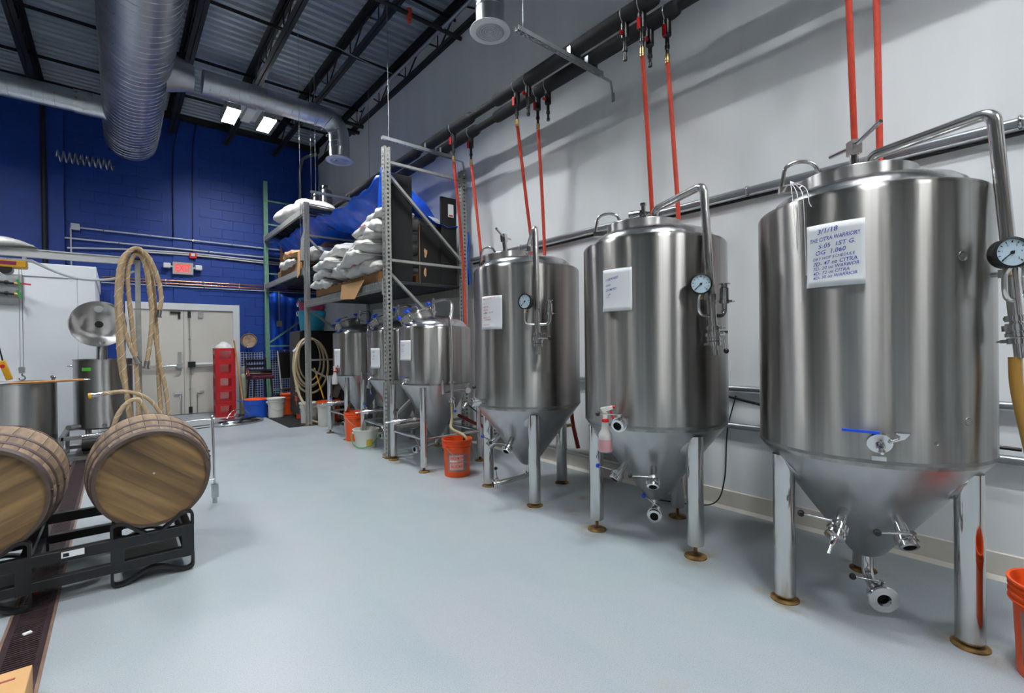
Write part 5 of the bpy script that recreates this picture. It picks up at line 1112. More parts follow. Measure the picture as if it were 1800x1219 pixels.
# ============================================================ kettles
def kettle(label, x, y, r, z0, z1, extra):
    t = thing('brew_kettle', label, 'kettle', (x, y, 0), 0, 'steel brew kettles')
    MB().lathe([(0, z0), (r - 0.02, z0), (r, z0 + 0.02), (r, z1 - 0.012), (r + 0.008, z1 - 0.006), (r + 0.008, z1), (r - 0.004, z1), (r - 0.006, z1 - 0.02), (r - 0.008, z0 + 0.3), (0, z0 + 0.3)], 72).build('pot', 'kettle_steel', t)
    for k in range(4): MB().cyl(pol(r * 0.75, 45 + 90 * k, 0), pol(r * 0.75, 45 + 90 * k, z0 + 0.01), 0.025).build('leg', 'kettle_steel', t)
    return t
k1 = kettle('wide steel kettle at the left edge with a wooden paddle lying on it', -1.0, 7.75, 0.455, 0.17, 0.955, 0)
MB().tube(fillet([pol(0.43, 20, 0.955), pol(0.43, 20, 1.0), pol(0.43, -2, 1.0), pol(0.43, -2, 0.955)], 0.02), 0.009, 8).ball(pol(0.43, 20, 1.0), 0.02, 10).ball(pol(0.43, -2, 1.0), 0.02, 10).build('rim_clamp', 'fitting_steel', k1)
t = thing('mash_paddle', 'long wooden-handled paddle lying across the wide kettle', 'paddle', (-0.7, 7.45, 0.96)); PY = 7.40
W(t).cyl((-0.92, PY, 0.965), (-0.30, PY - 0.03, 0.975), 0.013).build('handle', 'wood_handle', t); W(t).cyl((-0.31, PY - 0.03, 0.975), (-0.24, PY - 0.035, 0.976), 0.008).build('tip', 'fitting_steel', t)
W(t).cyl((-0.98, PY, 0.962), (-0.90, PY, 0.965), 0.016).lathe([(0.03, 0), (0.07, 0.02), (0.095, 0.10), (0.10, 0.17), (0.092, 0.17), (0.085, 0.10), (0.05, 0.025), (0.0, 0.02)], 24, AX((-1.0, PY, 0.97), (-0.85, 0, 0.5))).build('scoop', 'kettle_steel', t)
k2 = kettle('tall steel kettle with its round lid open, behind the gantry post', -0.13, 7.98, 0.29, 0.34, 1.20, 1)
for a in (170, -30):
    p = pol(0.29, a, 1.12); MB().tube(fillet([p + tangent(a) * 0.04, p + tangent(a) * 0.04 + radial(a) * 0.05, p - tangent(a) * 0.04 + radial(a) * 0.05, p - tangent(a) * 0.04], 0.02), 0.008, 8).build('side_handle', 'fitting_steel', k2)
MB().box(pol(0.2905, -122, 1.08), (0.003, 0.10, 0.042), math.radians(-122)).build('green_tag', 'lime_tape', k2, label='bright green tag')
MB().cyl((-0.02, 0.27, 1.10), (-0.02, 0.27, 1.42), 0.055).build('vent_stack', 'kettle_steel', k2)
ld = MB(AX((-0.045, 0.26, 1.655), (0.0, -0.97, 0.10))).lathe([(0, -0.06), (0.045, -0.06), (0.05, -0.055), (0.12, -0.045), (0.22, -0.02), (0.285, 0.008), (0.30, 0.012), (0.30, 0.022), (0.285, 0.02), (0.215, -0.008), (0.12, -0.033), (0.046, -0.044), (0, -0.044)], 64).build('lid', 'kettle_steel', k2, label='round dished lid standing open')
MB(AX((-0.045, 0.26, 1.655), (0.0, -0.97, 0.10))).lathe([(0.045, -0.042), (0, -0.0415)], 24).build('lid_hole_shade', 'pit', ld); A = AX((-0.045, 0.26, 1.655), (0.0, -0.97, 0.10))  # black disc on the closed lid paints the dark of an opening
MB(A).lathe([(0.048, -0.004), (0.05, 0.006), (0.038, 0.008), (0, 0.004)], 24, Matrix.Translation((0, 0.205, -0.014)) @ Matrix.Rotation(0.22, 4, 'X')).build('sight_glass', 'white_trim', ld)
# stand, pump and valves
t = thing('pump_stand', 'low steel stand with pump and valves under the tall kettle', 'stand', (-0.1, 7.8, 0))
sx0, sx1, sy0, sy1 = -0.50, 0.13, 7.45, 8.35
for (a, b) in (((sx0, sy0), (sx1, sy0)), ((sx0, sy1), (sx1, sy1)), ((sx0, sy0), (sx0, sy1)), ((sx1, sy0), (sx1, sy1))):
    for z in (0.30, 0.06): W(t).bar((a[0], a[1], z), (b[0], b[1], z), 0.04, 0.04).build('rail', 'weld_steel', t)
for (x, y) in ((sx0, sy0), (sx1, sy0), (sx0, sy1), (sx1, sy1)): W(t).b2((x - 0.02, y - 0.02, 0), (x + 0.02, y + 0.02, 0.32)).build('leg', 'weld_steel', t)
pu = W(t).cyl((-0.33, 7.6, 0.19), (-0.05, 7.6, 0.19), 0.075, n=24).cyl((-0.05, 7.6, 0.19), (0.0, 7.6, 0.19), 0.09, n=24).b2((-0.32, 7.54, 0.085), (-0.06, 7.66, 0.12)).build('pump', 'black_plastic', t)
pp = W(t).tube(fillet([(-0.32, 7.38, 0.32), (-0.05, 7.37, 0.34), (0.08, 7.40, 0.36)], 0.05), 0.019, 12).cyl((-0.12, 7.69, 0.42), (-0.12, 7.40, 0.42), 0.024).cyl((-0.36, 7.7, 0.40), (-0.44, 7.5, 0.42), 0.028).build('pipework', 'fitting_steel', t, kind='stuff')
butterfly(t, (-0.24, 7.38, 0.33), (1, 0, 0.03), (0.1, -0.2, 1), 0.06, knob='blue_knob', rr=0.032); butterfly(t, (-0.12, 7.42, 0.42), (0, -1, 0), (1, 0, 0.05), 0.12, rr=0.036); butterfly(t, (-0.40, 7.54, 0.41), (-0.35, -0.9, 0.1), (-1, 0.3, -0.1), 0.09, rr=0.032)
W(t).tube(spline([(0.10, 7.72, 0.62), (0.02, 7.60, 0.56), (-0.03, 7.58, 0.42), (0.0, 7.56, 0.25)], 6), 0.022, 10).build('suction_hose', 'rack_grey', t)

# ============================================================ brew hoses draped over the gantry post
def brew_hose(label, pts, r=0.0245, ends=(True, True), cap=None):
    P = spline(pts, 9); t = thing('brew_hose', label, 'hose', P[-1], 0, 'tan brewing hoses draped over the gantry post')
    h = W(t).tube(P, r, 14).build('hose_line', 'hose_tan', t)
    # spiral tracer thread
    tg = []; x = None; th = []; acc = 0.0
    for i in range(len(P)):
        d = (P[min(i + 1, len(P) - 1)] - P[max(i - 1, 0)]).normalized()
        if x is None: x = (Vector((0, 0, 1)) if abs(d.z) < 0.9 else Vector((1, 0, 0))).cross(d).normalized()
        x = (x - d * x.dot(d)).normalized(); tg.append((P[i], d, x.copy()))
    for i in range(len(P) - 1):
        p, d, x = tg[i]; L = (P[i + 1] - p).length; n = max(2, int(L / 0.012))
        for k in range(n):
            f_ = k / n; a = acc + 2 * PI * f_ * L / 0.16; th.append(p.lerp(P[i + 1], f_) + (x * math.cos(a) + d.cross(x) * math.sin(a)) * (r + 0.0005))
        acc += 2 * PI * L / 0.16
    W(t).tube(th, 0.0035, 5).build('tracer_thread', 'hose_thread', h)
    for e, (i, j) in zip(ends, ((0, 1), (-1, -2))):
        if e:
            d = (P[i] - P[j]).normalized(); m = W(t).cyl(P[i] - d * 0.03, P[i] + d * 0.05, r + 0.004).cyl(P[i] + d * 0.05, P[i] + d * 0.065, r + 0.014); m.build('end_fitting', 'fitting_steel', t)
    if cap: d = (P[0] - P[1]).normalized(); W(t).cyl(P[0] + d * 0.062, P[0] + d * 0.095, r + 0.012).build('end_cap', cap, t)
    return t
hy = GY - 0.06
brew_hose('tan hose loop on the far left of the gantry post reaching the floor', [(0.16, hy - 0.02, 0.10), (0.13, hy - 0.02, 0.45), (0.10, hy - 0.02, 0.72), (0.035, hy - 0.02, 1.1), (0.015, hy, 1.6), (0.015, hy, 2.1), (0.06, hy, 2.42), (0.15, hy, 2.54), (0.25, hy, 2.53), (0.33, hy, 2.40), (0.37, hy, 2.05), (0.395, hy, 1.5), (0.41, hy, 0.9), (0.43, hy, 0.45), (0.44, hy, 0.06)], ends=(False, False))
brew_hose('tan hose draped close to the gantry post, inner left strand', [(0.20, hy - 0.05, 0.12), (0.20, hy - 0.05, 0.7), (0.17, hy - 0.04, 1.3), (0.125, hy - 0.04, 1.95), (0.115, hy - 0.04, 2.25), (0.16, hy - 0.04, 2.45), (0.23, hy - 0.04, 2.50), (0.29, hy - 0.05, 2.35), (0.33, hy - 0.06, 2.0), (0.36, hy - 0.06, 1.62), (0.42, hy - 0.06, 1.15), (0.48, hy - 0.06, 0.75), (0.50, hy - 0.06, 0.40), (0.47, hy - 0.06, 0.08)], ends=(False, False))
brew_hose('tan hose with both fitted ends hanging either side of the gantry post', [(0.185, hy - 0.09, 1.20), (0.11, hy - 0.08, 1.42), (0.05, hy - 0.06, 1.75), (0.055, hy - 0.05, 2.15), (0.10, hy - 0.04, 2.45), (0.19, hy - 0.05, 2.565), (0.28, hy - 0.05, 2.48), (0.325, hy - 0.09, 2.1), (0.345, hy - 0.10, 1.75), (0.32, hy - 0.11, 1.4), (0.285, hy - 0.11, 1.14)])
brew_hose('tan hose with a short fitted end on the outer right of the gantry post', [(0.415, hy - 0.13, 1.78), (0.44, hy - 0.13, 1.95), (0.41, hy - 0.13, 2.2), (0.33, hy - 0.13, 2.44), (0.22, hy - 0.12, 2.56), (0.12, hy - 0.12, 2.50), (0.05, hy - 0.13, 2.3), (0.03, hy - 0.13, 1.9), (0.06, hy - 0.14, 1.2), (0.12, hy - 0.15, 0.4), (0.2, hy - 0.16, 0.06)], ends=(True, False))
brew_hose('tan hose lying low with a yellow capped end pointing left', [(-0.16, 7.28, 0.80), (0.0, 7.26, 0.82), (0.14, 7.25, 0.80), (0.30, 7.25, 0.70), (0.42, 7.25, 0.48), (0.50, 7.28, 0.2), (0.46, 7.3, 0.06)], r=0.022, ends=(True, False), cap='yellow_paint')
brew_hose('tan hose arching low in front of the gantry post towards the kettle', [(-0.05, 7.15, 0.40), (0.02, 7.12, 0.60), (0.12, 7.12, 0.72), (0.22, 7.14, 0.68), (0.30, 7.16, 0.40), (0.34, 7.2, 0.06)], r=0.024, ends=(False, False))

# ============================================================ barrels on their rack
def barrel(label, x, y, z, rot_head, seed):
    t = thing('oak_barrel', label, 'barrel', (x, y, z), 0, 'oak barrels lying on the black rack')
    Lb = 0.90; R0, R1 = 0.270, 0.316; n = 28; th = 0.013
    def rad(s): return R0 + (R1 - R0) * (1 - (2 * s - 1) ** 2)
    A = AX((0, 0, 0), (0, 1, 0))                       # barrel axis along +y, head at y = 0
    m = MB(A); half = PI / n * 0.965; ns = 14; vs = []; fs = []
    for i in range(ns + 1):
        s = i / ns; r = rad(s)
        for (rr, a) in ((r, -half), (r + 0.0015, 0), (r, half), (r - th, half), (r - th, -half)): vs.append((rr * math.cos(a), rr * math.sin(a), s * Lb))
    for i in range(ns):
        for k in range(5): fs.append((i * 5 + k, i * 5 + (k + 1) % 5, (i + 1) * 5 + (k + 1) % 5, (i + 1) * 5 + k))
    fs += [(0, 4, 3, 2, 1), tuple(ns * 5 + k for k in range(5))]
    mm = MB().add(vs, fs); st = None
    for k in range(n):
        if st is None: st = mm.build('stave', 'stave_wood', t); o = st
        else: o = inst(st, t)
        o.matrix_local = A @ Matrix.Rotation(2 * PI * k / n, 4, 'Z')
    for (s0, w_) in ((0.0, 0.045), (0.115, 0.034), (0.275, 0.038), (0.685, 0.038), (0.848, 0.034), (0.952, 0.045)):
        s1 = s0 + w_ / Lb
        hp = MB(A).lathe([(rad(s0) + 0.0008, s0 * Lb), (rad(s0) + 0.0030, s0 * Lb), (rad((s0 + s1) / 2) + 0.0032, (s0 + s1) / 2 * Lb), (rad(s1) + 0.0030, s1 * Lb), (rad(s1) + 0.0008, s1 * Lb)], 64, ang=60).build('hoop', 'hoop_steel', t)
        for dz in (0.3, 0.7):
            aa = math.radians(158 + seed * 9); q = rad((s0 + s1) / 2) + 0.005; MB(A).ball((q * math.cos(aa), q * math.sin(aa), (s0 + (s1 - s0) * dz) * Lb), 0.006, 8).build('rivet', 'hoop_steel', hp)
    for (yy, sg) in ((0.028, 1), (Lb - 0.028, -1)):
        Rh = R0 - th + 0.002; cuts = [-Rh, -0.165, -0.085, 0.0, 0.07, 0.15, 0.205, Rh]
        for i in range(7):
            a0, a1 = cuts[i] + 0.0002, cuts[i + 1] - 0.0002; poly = []
            for k in range(11): v = a0 + (a1 - a0) * k / 10; poly.append((math.sqrt(max(0, Rh * Rh - v * v)), v))
            for k in range(11): v = a1 + (a0 - a1) * k / 10; poly.append((-math.sqrt(max(0, Rh * Rh - v * v)), v))
            hm = MB().prism(poly, 0.02); o = hm.build('head_plank', 'head_wood', t); o.matrix_local = A @ Matrix.Translation((0, 0, yy - 0.01)) @ Matrix.Rotation(rot_head, 4, 'Z')
    for (y0_, y1_) in ((-0.0015, 0.004), (Lb - 0.004, Lb + 0.0015)): MB(A).lathe([(R0 - th - 0.001, y0_), (R0 + 0.0035, y0_), (R0 + 0.0035, y1_), (R0 - th - 0.001, y1_), (R0 - th - 0.001, y0_)], 64).build('chime', 'chime_wood', t)
    bz = MB().cyl((0, 0, 0), (0, 0, 0.008), 0.006).build('nail', 'fitting_steel', t); bz.matrix_local = A @ Matrix.Translation((0.0, 0.03, 0.008))
    MB(A).cyl((R1 * math.cos(0.7), R1 * math.sin(0.7), Lb / 2), ((R1 + 0.006) * math.cos(0.7), (R1 + 0.006) * math.sin(0.7), Lb / 2), 0.026).build('bung', 'stave_wood', t)
BYH = 3.43; BZC = 0.570
barrel('oak barrel with a dark stained head, on the right half of the black rack', 0.157, BYH, BZC, math.radians(218), 1)
barrel('pale oak barrel cut off by the left edge of the picture', -0.545, BYH, BZC, math.radians(155), 2)
t = thing('barrel_rack', 'black steel barrel rack on the floor under the two barrels', 'rack', (-0.2, 3.8, 0))
for yy in (3.43, 4.22):
    fr = W(t)
    s = 0.045
    W(t).b2((-0.74, yy - s / 2, 0.212), (0.335, yy + s / 2, 0.272)).build('top_rail', 'black_paint', t, bevel=0.004)
    W(t).b2((-0.74, yy - s / 2, 0.088), (0.335, yy + s / 2, 0.14)).build('bottom_rail', 'black_paint', t, bevel=0.004)
    for x in (-0.72, -0.376, -0.01, 0.313): W(t).b2((x - 0.03, yy - s / 2 - 0.001, 0.085), (x + 0.03, yy + s / 2 + 0.001, 0.274)).build('upright', 'black_paint', t)
    for (xa, xb) in ((-0.74, -0.352), (-0.034, 0.337)):
        # cradle strap above, skid strap below
        pts = [(xa, 0.27), (xa, 0.345), (xa + 0.045, 0.352), (xa + 0.10, 0.305), ((xa + xb) / 2, 0.236), (xb - 0.10, 0.305), (xb - 0.045, 0.352), (xb, 0.345), (xb, 0.27)]
        m = W(t); P = fillet([(p[0], yy, p[1]) for p in pts], 0.03, 3)
        for i in range(len(P) - 1): m.bar(P[i], P[i + 1] + (P[i + 1] - P[i]).normalized() * 0.002, 0.012, 0.05, (0, 1, 0)) if False else m.bar(P[i], P[i + 1] + (P[i + 1] - P[i]).normalized() * 0.002, 0.05, 0.014, (P[i + 1] - P[i]).cross(Vector((0, 1, 0))))
        m.build('cradle_strap', 'black_paint', t)
        pts = [(xa, 0.10), (xa, 0.012), (xa + 0.05, 0.008), (xa + 0.13, 0.05), ((xa + xb) / 2, 0.07), (xb - 0.13, 0.05), (xb - 0.05, 0.008), (xb, 0.012), (xb, 0.10)]
        m = W(t); P = fillet([(p[0], yy, p[1]) for p in pts], 0.03, 3)
        for i in range(len(P) - 1): m.bar(P[i], P[i + 1] + (P[i + 1] - P[i]).normalized() * 0.002, 0.05, 0.014, (P[i + 1] - P[i]).cross(Vector((0, 1, 0))))
        m.build('skid_strap', 'black_paint', t)
for x in (-0.376, -0.01, -0.72, 0.313):
    for z in (0.245, 0.115): W(t).b2((x - 0.02, 3.45, z - 0.018), (x + 0.02, 4.2, z + 0.018)).build('side_rail', 'black_paint', t)
st = W(t).b2((-0.235, 3.4055, 0.232), (-0.145, 3.4075, 0.264)).build('maker_sticker', 'paper', t); W(t).b2((-0.228, 3.4045, 0.238), (-0.205, 3.4055, 0.256)).build('sticker_mark', 'black_mark', st)

# ============================================================ things on the near floor
t = thing('wand_stand', 'thin steel stand with side bars behind the right barrel', 'stand', (0.63, 4.745, 0))
for x in (0.63, 0.02):
    W(t).cyl((x, 4.745, 0.10), (x - 0.012, 4.745, 0.735), 0.010).build('post', 'fitting_steel', t); W(t).box((x, 4.745, 0.105), (0.05, 0.05, 0.11)).cyl((x, 4.745, 0.0), (x, 4.745, 0.06), 0.018).build('foot', 'galvanised', t)
for z in (0.715, 0.20): W(t).cyl((0.0, 4.745, z), (0.635, 4.745, z), 0.008).build('bar', 'fitting_steel', t)
for z in (0.66, 0.64, 0.44, 0.42, 0.27): W(t).cyl((0.30, 4.745, z), (0.60 if z > 0.6 else 0.555, 4.745, z + 0.01), 0.004, n=6).build('prong', 'black_paint', t)
W(t).ball((0.618, 4.745, 0.735), 0.016, 8).build('cap', 'fitting_steel', t)
t = thing('cardboard_box', 'open-topped look of a tan cardboard box with red print at the bottom left corner', 'box', (-0.5, 2.38, 0))
W(t).b2((-0.78, 2.16, 0), (-0.262, 2.575, 0.118)).build('carton', 'cardboard', t, bevel=0.003)
m = W(t).b2((-0.62, 2.50, 0.1182), (-0.30, 2.512, 0.119)).b2((-0.62, 2.36, 0.1182), (-0.33, 2.372, 0.119)); text(m, '6', -0.42, 2.47, 0.05, lambda a, b: Vector((a, b, 0.1192))); m.build('print', 'tan_mark', t, kind='stuff')
W(t).b2((-0.60, 2.41, 0.1183), (-0.36, 2.45, 0.1195)).build('packing_tape', 'white_trim', t)
solo('cork_piece', MB().ball((-0.35, 3.62, 0.013), 0.012, 8), 'red_handle', 'tiny red cap lying on the drain grate', 'cap')
solo('paper_scrap', MB().box((-0.335, 3.14, 0.006), (0.03, 0.02, 0.006), 0.4), 'paper', 'tiny white scrap lying on the drain grate', 'scrap')

# milk crates
def crate_mesh():
    m = MB(); Wc, Hc = 0.33, 0.262; e = Wc / 2
    for s in (-1, 1):
        for ax in (0, 1):
            def b(u0, u1, z0, z1, d=0.010):
                if ax == 0: m.b2((u0, s * e, z0), (u1, s * (e - d), z1))
                else: m.b2((s * e, u0, z0), (s * (e - d), u1, z1))
            b(-e, e, 0, 0.045); b(-e, e, Hc - 0.035, Hc); b(-e, -e + 0.07, 0.04, Hc - 0.03); b(e - 0.07, e, 0.04, Hc - 0.03)
            b(-e - 0.0, e, 0.05, 0.062, 0.018); b(-e, e, Hc - 0.05, Hc - 0.035, 0.018)
    for s in (-1, 1):
        for ax in (0, 1):
            for i in range(-4, 9):
                for sg in (-1, 1):
                    pts = []
                    u0 = -0.095 + i * 0.038; z0 = 0.05; u1 = u0 + sg * 0.17; z1 = 0.22
                    k0 = 0.0; k1 = 1.0
                    lo, hi = -0.095, 0.095
                    if u1 > u0: k0 = max(0, (lo - u0) / (u1 - u0)); k1 = min(1, (hi - u0) / (u1 - u0))
                    else: k0 = max(0, (hi - u0) / (u1 - u0)); k1 = min(1, (lo - u0) / (u1 - u0))
                    if k1 - k0 < 0.05: continue
                    a = (u0 + (u1 - u0) * k0, z0 + (z1 - z0) * k0); c = (u0 + (u1 - u0) * k1, z0 + (z1 - z0) * k1); q = s * (e - 0.005)
                    P, Q = ((a[0], q, a[1]), (c[0], q, c[1])) if ax == 0 else ((q, a[0], a[1]), (q, c[0], c[1]))
                    m.bar(P, Q, 0.006, 0.006)
    m.b2((-e, -e, 0.0), (e, e, 0.008)); return m
cm = crate_mesh(); c0 = None
for k in range(5):
    o = cm.build('milk_crate', 'red_plastic') if c0 is None else inst(c0)
    c0 = c0 or o; o.location = (1.60, 10.66, k * 0.264); o.rotation_euler.z = random.uniform(-0.03, 0.03)
    tag(o, ['bottom red milk crate of the stack by the door', 'second red milk crate from the floor in the stack', 'middle red milk crate of the stack of five', 'fourth red milk crate from the floor in the stack', 'topmost red milk crate, holding a white bag'][k], 'crate', 'red milk crates stacked by the door')
rb = random.Random(4)
m = MB(); nb = 16; vs = []; fs = []
for i in range(nb + 1):
    for j in range(nb):
        th_ = PI * i / nb; ph = 2 * PI * j / nb; rr = 0.15 * (1 + 0.16 * math.sin(5 * ph + 3 * th_) * math.sin(th_) + 0.1 * math.sin(9 * ph - 4 * th_))
        vs.append((1.60 + rr * math.sin(th_) * math.cos(ph) * 1.0, 10.66 + rr * math.sin(th_) * math.sin(ph) * 0.95, 1.24 + rr * math.cos(th_) * 1.15 + 0.02))
for i in range(nb):
    for j in range(nb): fs.append((i * nb + j, (i + 1) * nb + j, (i + 1) * nb + (j + 1) % nb, i * nb + (j + 1) % nb))
m.add(vs, fs, True); solo('plastic_bag', m, 'white_bag', 'crumpled white plastic bag on top of the milk crates', 'bag')
t = thing('push_broom', 'orange wooden broom handle leaning against the milk crates', 'broom', (1.80, 10.25, 0)); W(t).cyl((1.84, 10.1, 0.05), (1.74, 10.46, 1.46), 0.013).build('handle', 'wood_handle', t); W(t).box((1.845, 10.08, 0.04), (0.30, 0.06, 0.06)).build('head', 'black_plastic', t)
# boat-shaped lid on the floor
t = thing('oval_tray', 'oval dished steel tank cover with a wire handle lying on the floor', 'cover', (1.62, 9.45, 0), 0.35)
E1 = Matrix.Diagonal((1.0, 0.60, 1, 1))
MB(E1).lathe([(0, 0.035), (0.28, 0.035), (0.36, 0.02), (0.40, 0.0), (0.415, 0.0), (0.42, 0.02), (0.41, 0.045), (0.37, 0.075), (0.30, 0.10), (0.15, 0.115), (0, 0.12)], 56).build('dish', 'polished_steel', t)
MB(E1).torus((0, 0, 0.02), (0, 0, 1), 0.425, 0.014, 56, 8).build('rim_gasket', 'galvanised', t); MB().tube(fillet([(-0.20, 0, 0.10), (-0.10, 0, 0.24), (0.12, 0, 0.24), (0.22, 0, 0.10)], 0.06), 0.008, 8).build('wire_handle', 'fitting_steel', t)
MB().cyl((0.0, 0.05, 0.11), (0.02, 0.05, 0.16), 0.05).build('port_stub', 'fitting_steel', t)

# ============================================================ things against the blue wall
t = thing('gas_cylinder', 'pale green gas cylinder standing between the crates and the stool', 'gas cylinder', (1.94, 10.72, 0))
MB().lathe([(0, 0), (0.075, 0), (0.08, 0.01), (0.08, 0.72), (0.06, 0.78), (0.035, 0.80), (0.035, 0.82), (0, 0.82)], 32).build('bottle', 'gas_green', t); MB().lathe([(0.035, 0.81), (0.038, 0.83), (0.038, 0.92), (0.02, 0.95), (0, 0.95)], 20).build('cap', 'rack_grey', t)
def wire_grid(label, x0, x1, z0, z1, y, st=0.05):
    t = thing('wire_grid', label, 'wire panel', ((x0 + x1) / 2, y, z0), 0, 'white wire grid panels'); m = W(t); n = round((x1 - x0) / st); k = round((z1 - z0) / st)
    for i in range(n + 1): m.box((x0 + (x1 - x0) * i / n, y, (z0 + z1) / 2), (0.007, 0.007, z1 - z0))
    for i in range(k + 1): m.box(((x0 + x1) / 2, y, z0 + (z1 - z0) * i / k), (x1 - x0, 0.007, 0.007))
    m.build('grid', 'white_conduit', t, kind='stuff')
wire_grid('white wire grid panel leaning left of the green rack upright', 1.85, 2.42, 0.03, 1.22, 11.33); wire_grid('white wire grid panel right of the green rack upright', 2.52, 3.0, 0.03, 1.26, 11.30)
t = thing('hanging_pan', 'round copper-coloured pan hanging above the stool', 'pan', (2.15, 11.25, 1.33)); A = AX((2.15, 11.25, 1.47), (-0.25, -1, 0.1))
W(t).lathe([(0, -0.03), (0.12, -0.03), (0.135, -0.02), (0.145, 0.02), (0.152, 0.022), (0.14, 0.024), (0.128, -0.012), (0, -0.018)], 40, A).build('bowl', 'bronze', t); W(t).torus(A @ Vector((0, 0, 0.022)), (-0.25, -1, 0.1), 0.15, 0.006, 40, 6).build('rim', 'polished_steel', t); W(t).tube([(2.15, 11.24, 1.62), (2.15, 11.26, 1.67), (2.15, 11.5, 1.67)], 0.005, 6).build('hook', 'fitting_steel', t)
t = thing('bar_stool', 'black bar stool with a maroon seat and slatted back', 'stool', (2.18, 10.45, 0), 0.15)
MB().box((0, 0, 0.735), (0.40, 0.38, 0.07)).build('seat', 'maroon_seat', t, bevel=0.02)
for (sx, sy) in ((-1, -1), (1, -1), (-1, 1), (1, 1)): MB().cyl((sx * 0.20, sy * 0.19, 0.0), (sx * 0.15, sy * 0.14, 0.71), 0.016).build('leg', 'black_plastic', t)
for s in (-1, 1): MB().cyl((s * 0.18, 0.17, 0.72), (s * 0.19, 0.22, 1.12), 0.016).build('back_post', 'black_plastic', t)
for z in (0.86, 0.95, 1.06): MB().box((0, 0.205, z), (0.38, 0.02, 0.05)).build('back_slat', 'black_plastic', t)
for z in (0.28,): MB().box((0, -0.17, z), (0.36, 0.02, 0.02)).box((0, 0.17, z), (0.36, 0.02, 0.02)).box((-0.17, 0, z), (0.02, 0.36, 0.02)).box((0.17, 0, z), (0.02, 0.36, 0.02)).build('foot_ring', 'black_plastic', t)
t = thing('steel_cylinder', 'short steel sampling cylinder lying on the stool seat', 'cylinder', (2.14, 10.36, 0.772)); W(t).cyl((1.95, 10.33, 0.845), (2.36, 10.38, 0.83), 0.06, n=24).build('tube_body', 'polished_steel', t); W(t).lathe([(0.075, 0), (0.078, 0.03), (0.05, 0.04), (0.045, 0.02), (0, 0.02)], 24, AX((1.97, 10.332, 0.847), (-1, -0.12, 0))).build('flange', 'fitting_steel', t); W(t).lathe([(0.04, 0.03), (0, 0.031)], 20, AX((1.965, 10.332, 0.847), (-1, -0.12, 0))).build('red_plug', 'red_handle', t)
t = thing('folding_chair', 'black folding chair standing folded open behind the bins', 'chair', (2.78, 10.5, 0))
MB().box((0, 0.16, 0.95), (0.40, 0.025, 0.55)).build('backrest', 'black_plastic', t, bevel=0.01)
MB().box((-0.02, -0.06, 0.46), (0.40, 0.40, 0.03)).build('seat', 'black_plastic', t, bevel=0.01)
for s in (-1, 1): MB().cyl((s * 0.21, 0.2, 1.24), (s * 0.21, -0.22, 0.0), 0.013).build('leg', 'rack_grey', t); MB().cyl((s * 0.19, -0.22, 0.47), (s * 0.19, 0.25, 0.0), 0.013).build('leg', 'rack_grey', t)
t = thing('storage_bin', 'black plastic bin below the folding chair', 'bin', (2.62, 10.45, 0)); MB().lathe([(0, 0.0), (0.17, 0), (0.19, 0.34), (0.205, 0.345), (0.205, 0.36), (0.18, 0.36), (0.16, 0.02), (0, 0.02)], 4, Matrix.Rotation(PI / 4, 4, 'Z')).build('tub_body', 'black_plastic', t)
# dark upright cooler with tubs on top
t = thing('upright_fridge', 'dark upright fridge behind the mid rack upright carrying coloured tubs', 'fridge', (3.0, 9.2, 0)); W(t).b2((2.56, 8.95, 0.04), (3.40, 9.65, 1.62)).build('cabinet', 'black_plastic', t, bevel=0.01); W(t).b2((2.525, 8.97, 0.10), (2.56, 9.63, 1.60)).build('door', 'black_paint', t, bevel=0.008); W(t).cyl((2.50, 9.02, 0.8), (2.50, 9.02, 1.3), 0.012).build('handle', 'black_plastic', t)
for (x, y) in ((2.6, 9.0), (3.36, 9.0), (2.6, 9.6), (3.36, 9.6)): W(t).cyl((x, y, 0), (x, y, 0.05), 0.02).build('foot', 'black_plastic', t)
for (lab, z, mat, r0, r1, h) in (('large teal tub on top of the dark fridge', 1.621, 'teal_plastic', 0.20, 0.245, 0.36), ('maroon tub nested on the teal tub', 1.85, 'maroon_plastic', 0.19, 0.235, 0.30), ('small teal tub topping the stack of tubs on the fridge', 2.10, 'teal_plastic', 0.17, 0.215, 0.12)):
    k = thing('nested_tub', lab, 'tub', (2.80, 9.18, z), 0, 'coloured tubs stacked on the fridge')
    MB().lathe([(0, 0.006), (r0 - 0.01, 0), (r0, 0.006), (r1 - 0.006, h - 0.03), (r1, h - 0.026), (r1 + 0.008, h - 0.01), (r1 + 0.006, h), (r1 - 0.008, h), (r0 - 0.006, 0.012), (0, 0.012)], 40).build('tub_body', mat, k)
    for s in (-1, 1): MB().tube([(s * 0.05 * math.cos(a) - r1 - 0.012 if False else s * (r1 + 0.006), 0.055 * math.cos(a), h - 0.02 - 0.07 * math.sin(a)) for a in [i * PI / 8 for i in range(9)]], 0.007, 6).build('rope_handle', 'white_plastic', k)
t = thing('hose_coil', 'cream hose coiled on a hook beside the mid rack upright', 'hose', (2.62, 8.86, 0.3))
hk = W(t).cyl((2.62, 8.97, 1.44), (2.62, 8.80, 1.44), 0.02).cyl((2.62, 8.86, 1.44), (2.62, 8.86, 2.0), 0.006).build('hook', 'black_plastic', t)
for i, (w_, b_, y) in enumerate(((0.30, 0.50, 8.80), (0.24, 0.62, 8.84), (0.19, 0.70, 8.88), (0.27, 0.56, 8.91))):
    W(t).tube([(2.66 + w_ * math.sin(a) , y, (1.46 + b_) / 2 + (1.46 - b_) / 2 * math.cos(a) + 0.01 * i) for a in [k * 2 * PI / 32 for k in range(32)]], 0.019 if i < 2 else 0.014, 10, closed=True).build('hose_loop', 'hose_clear', t)
